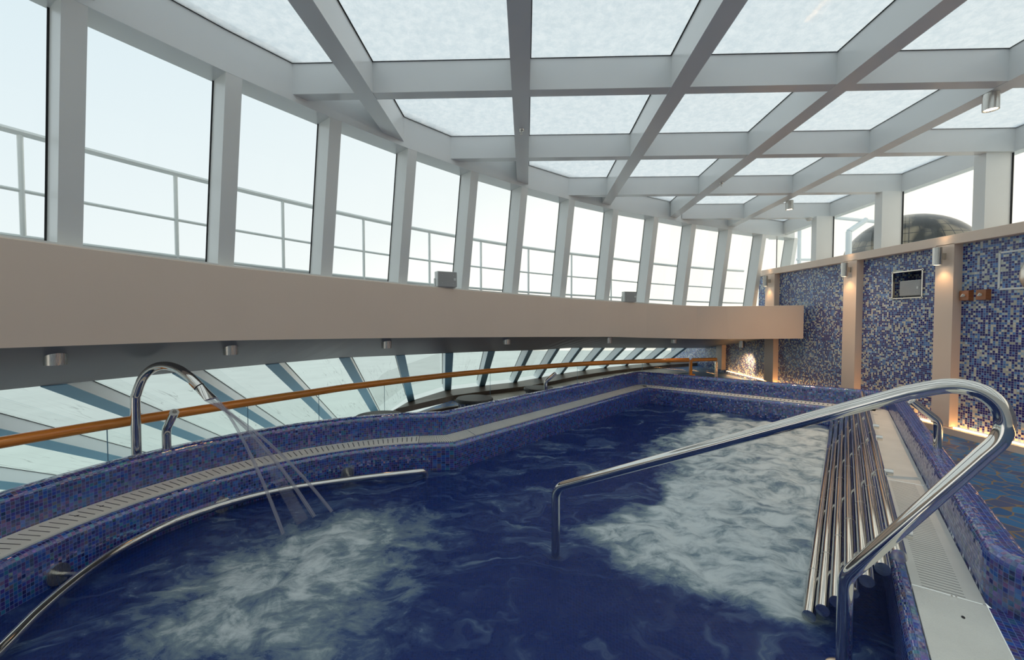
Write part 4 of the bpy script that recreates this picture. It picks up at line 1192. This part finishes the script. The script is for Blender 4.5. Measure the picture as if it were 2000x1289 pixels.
for (y, lab) in ((4.73, 'brown wooden switch box on the mosaic, left one of the pair'), (4.56, 'brown wooden switch box on the mosaic, right one of the pair')):
    d = empty('switch_box', (MOSX, y, 1.5)); tag(d, lab, 'switch', 'switch boxes on the mosaic wall')
    m = MB(); m.hexa([(MOSX, y - .055, 1.435), (MOSX, y + .055, 1.435), (MOSX, y + .055, 1.555), (MOSX, y - .055, 1.555)], [(MOSX - .05, y - .048, 1.442), (MOSX - .05, y + .048, 1.442), (MOSX - .05, y + .048, 1.548), (MOSX - .05, y - .048, 1.548)]); m.build('box', BOXWOOD, d)
    m = MB(); m.cyl((MOSX - .05, y, 1.495), (MOSX - .066, y, 1.495), .014, 14); m.box((MOSX - .07, y, 1.497), (.014, .010, .034), Matrix.Rotation(0.6, 3, 'X')); m.build('knob', SPKW, d)
d = empty('access_panel', (MOSX, 4.15, 1.6)); tag(d, 'square mosaic-covered access panel with pale frame at the right edge', 'access panel')
m = MB()
ay0, ay1, az0, az1 = 3.85, 4.43, 1.545, 1.925
for (yc, zc, dy, dz) in (((ay0 + ay1) / 2, az0, ay1 - ay0, .02), ((ay0 + ay1) / 2, az1, ay1 - ay0, .02), (ay0, (az0 + az1) / 2, .02, az1 - az0), (ay1, (az0 + az1) / 2, .02, az1 - az0)):
    m.box((MOSX - .004, yc, zc), (.012, dy, dz))
m.build('frame', SPKW, d)
m = MB(); m.quad([(MOSX - .006, ay0, az0), (MOSX - .006, ay1, az0), (MOSX - .006, ay1, az1), (MOSX - .006, ay0, az1)], [(ay0 + 3, az0), (ay1 + 3, az0), (ay1 + 3, az1), (ay0 + 3, az1)]); m.build('door', WALLM, d)
d = empty('shower_head', (4.3, 3.38, 1.62)); tag(d, 'round brushed steel disc half out of view at the right edge', 'shower head')
m = MB(); M_ = Matrix.Rotation(-PI / 2, 3, 'Y')
m.lathe([(0.001, 0.06), (0.06, 0.055), (0.12, 0.035), (0.155, 0.005), (0.15, -0.02), (0.001, -0.03)], (4.28, 3.42, 1.60), 36, M_); m.build('disc', STEEL, d)
m = MB(); m.cyl((4.30, 3.42, 1.60), (5.09, 3.42, 1.60), 0.02, 16); m.build('arm', CHROME, d)
# floor drain
d = empty('floor_drain', (2.9, 2.2, -0.08)); tag(d, 'grey steel slotted drain in the blue floor beyond the right rim', 'drain')
m = MB(); dc = Vector((2.62, 2.12))
for j in range(7): m.box((dc.x + .36 * .0 + .3, dc.y - .06 + j * .02, -.074), (.62, .009, .006))
m.build('slats', SPKG, d)
m = MB(); m.box((dc.x + .3, dc.y - .08, -.075), (.64, .014, .008)); m.box((dc.x + .3, dc.y + .08, -.075), (.64, .014, .008)); m.build('frame', STEEL, d)

# ================================================================== OUTSIDE, RIGHT
def dome_mat():
    m, nt, b, o = new_mat('dome_glass'); L = nt.links.new
    uv = N_(nt, 'ShaderNodeUVMap'); uv.uv_map = 'UVMap'
    fl, mx = cells(nt, 0.42, uv.outputs[0])
    gt = N_(nt, 'ShaderNodeMath', operation='GREATER_THAN'); gt.inputs[1].default_value = 0.46; L(mx.outputs[0], gt.inputs[0])
    nz = N_(nt, 'ShaderNodeTexNoise', i_Scale=0.55, i_Detail=2.0); L(uv.outputs[0], nz.inputs['Vector'])
    r = ramp(nt, [(0.50, (0.02, 0.019, 0.015)), (0.56, (0.22, 0.18, 0.12))]); L(nz.outputs[0], r.inputs[0])
    mix = N_(nt, 'ShaderNodeMix', data_type='RGBA'); L(gt.outputs[0], mix.inputs['Factor']); L(r.outputs[0], mix.inputs['A']); mix.inputs['B'].default_value = (0.02, 0.02, 0.02, 1)
    L(mix.outputs['Result'], b.inputs['Base Color']); b.inputs['Roughness'].default_value = 0.25
    return m
m = MB(); m.lathe([(2.55 * math.cos(a), 2.3 * math.sin(a)) for a in np.linspace(-0.2, PI / 2 - .001, 20)], (18.7, 20, 3.75), 48)
tag(m.build('glass_dome', dome_mat()), 'dark latticed glass dome outside beyond the right-hand windows', 'dome')
wf = empty('outer_windbreak', (7.3, 9.2, 1.5)); tag(wf, 'pale metal windbreak frame outside the far right windows', 'frame')
def at(px_, py_, Y):
    pch = math.atan(24.5 / 825); xc, yc = (px_ - 1000) / 825, -(py_ - 644.5) / 825
    dy, dz = math.cos(pch) + math.sin(pch) * yc, -math.sin(pch) + math.cos(pch) * yc
    return Vector((xc / dy * Y, Y, EYE + dz / dy * Y))
for nm, a, b, r_ in (('post', Vector((7.15, 9.0, -5.0)), at(1658, 452, 9.0), .055), ('brace', at(1658, 452, 9.0), at(1692, 429, 9.0), .055), ('top_bar', at(1620, 424, 9.0), at(1740, 436, 9.0), .035),
                     ('post', Vector((6.8, 10.0, -5.0)), at(1562, 430, 10.0), .04), ('lower_bar', at(1556, 507, 10.0), at(1600, 507, 10.0), .03)):
    m = MB(); m.cyl(a, b, r_, 10); m.build(nm, PALEP, wf)
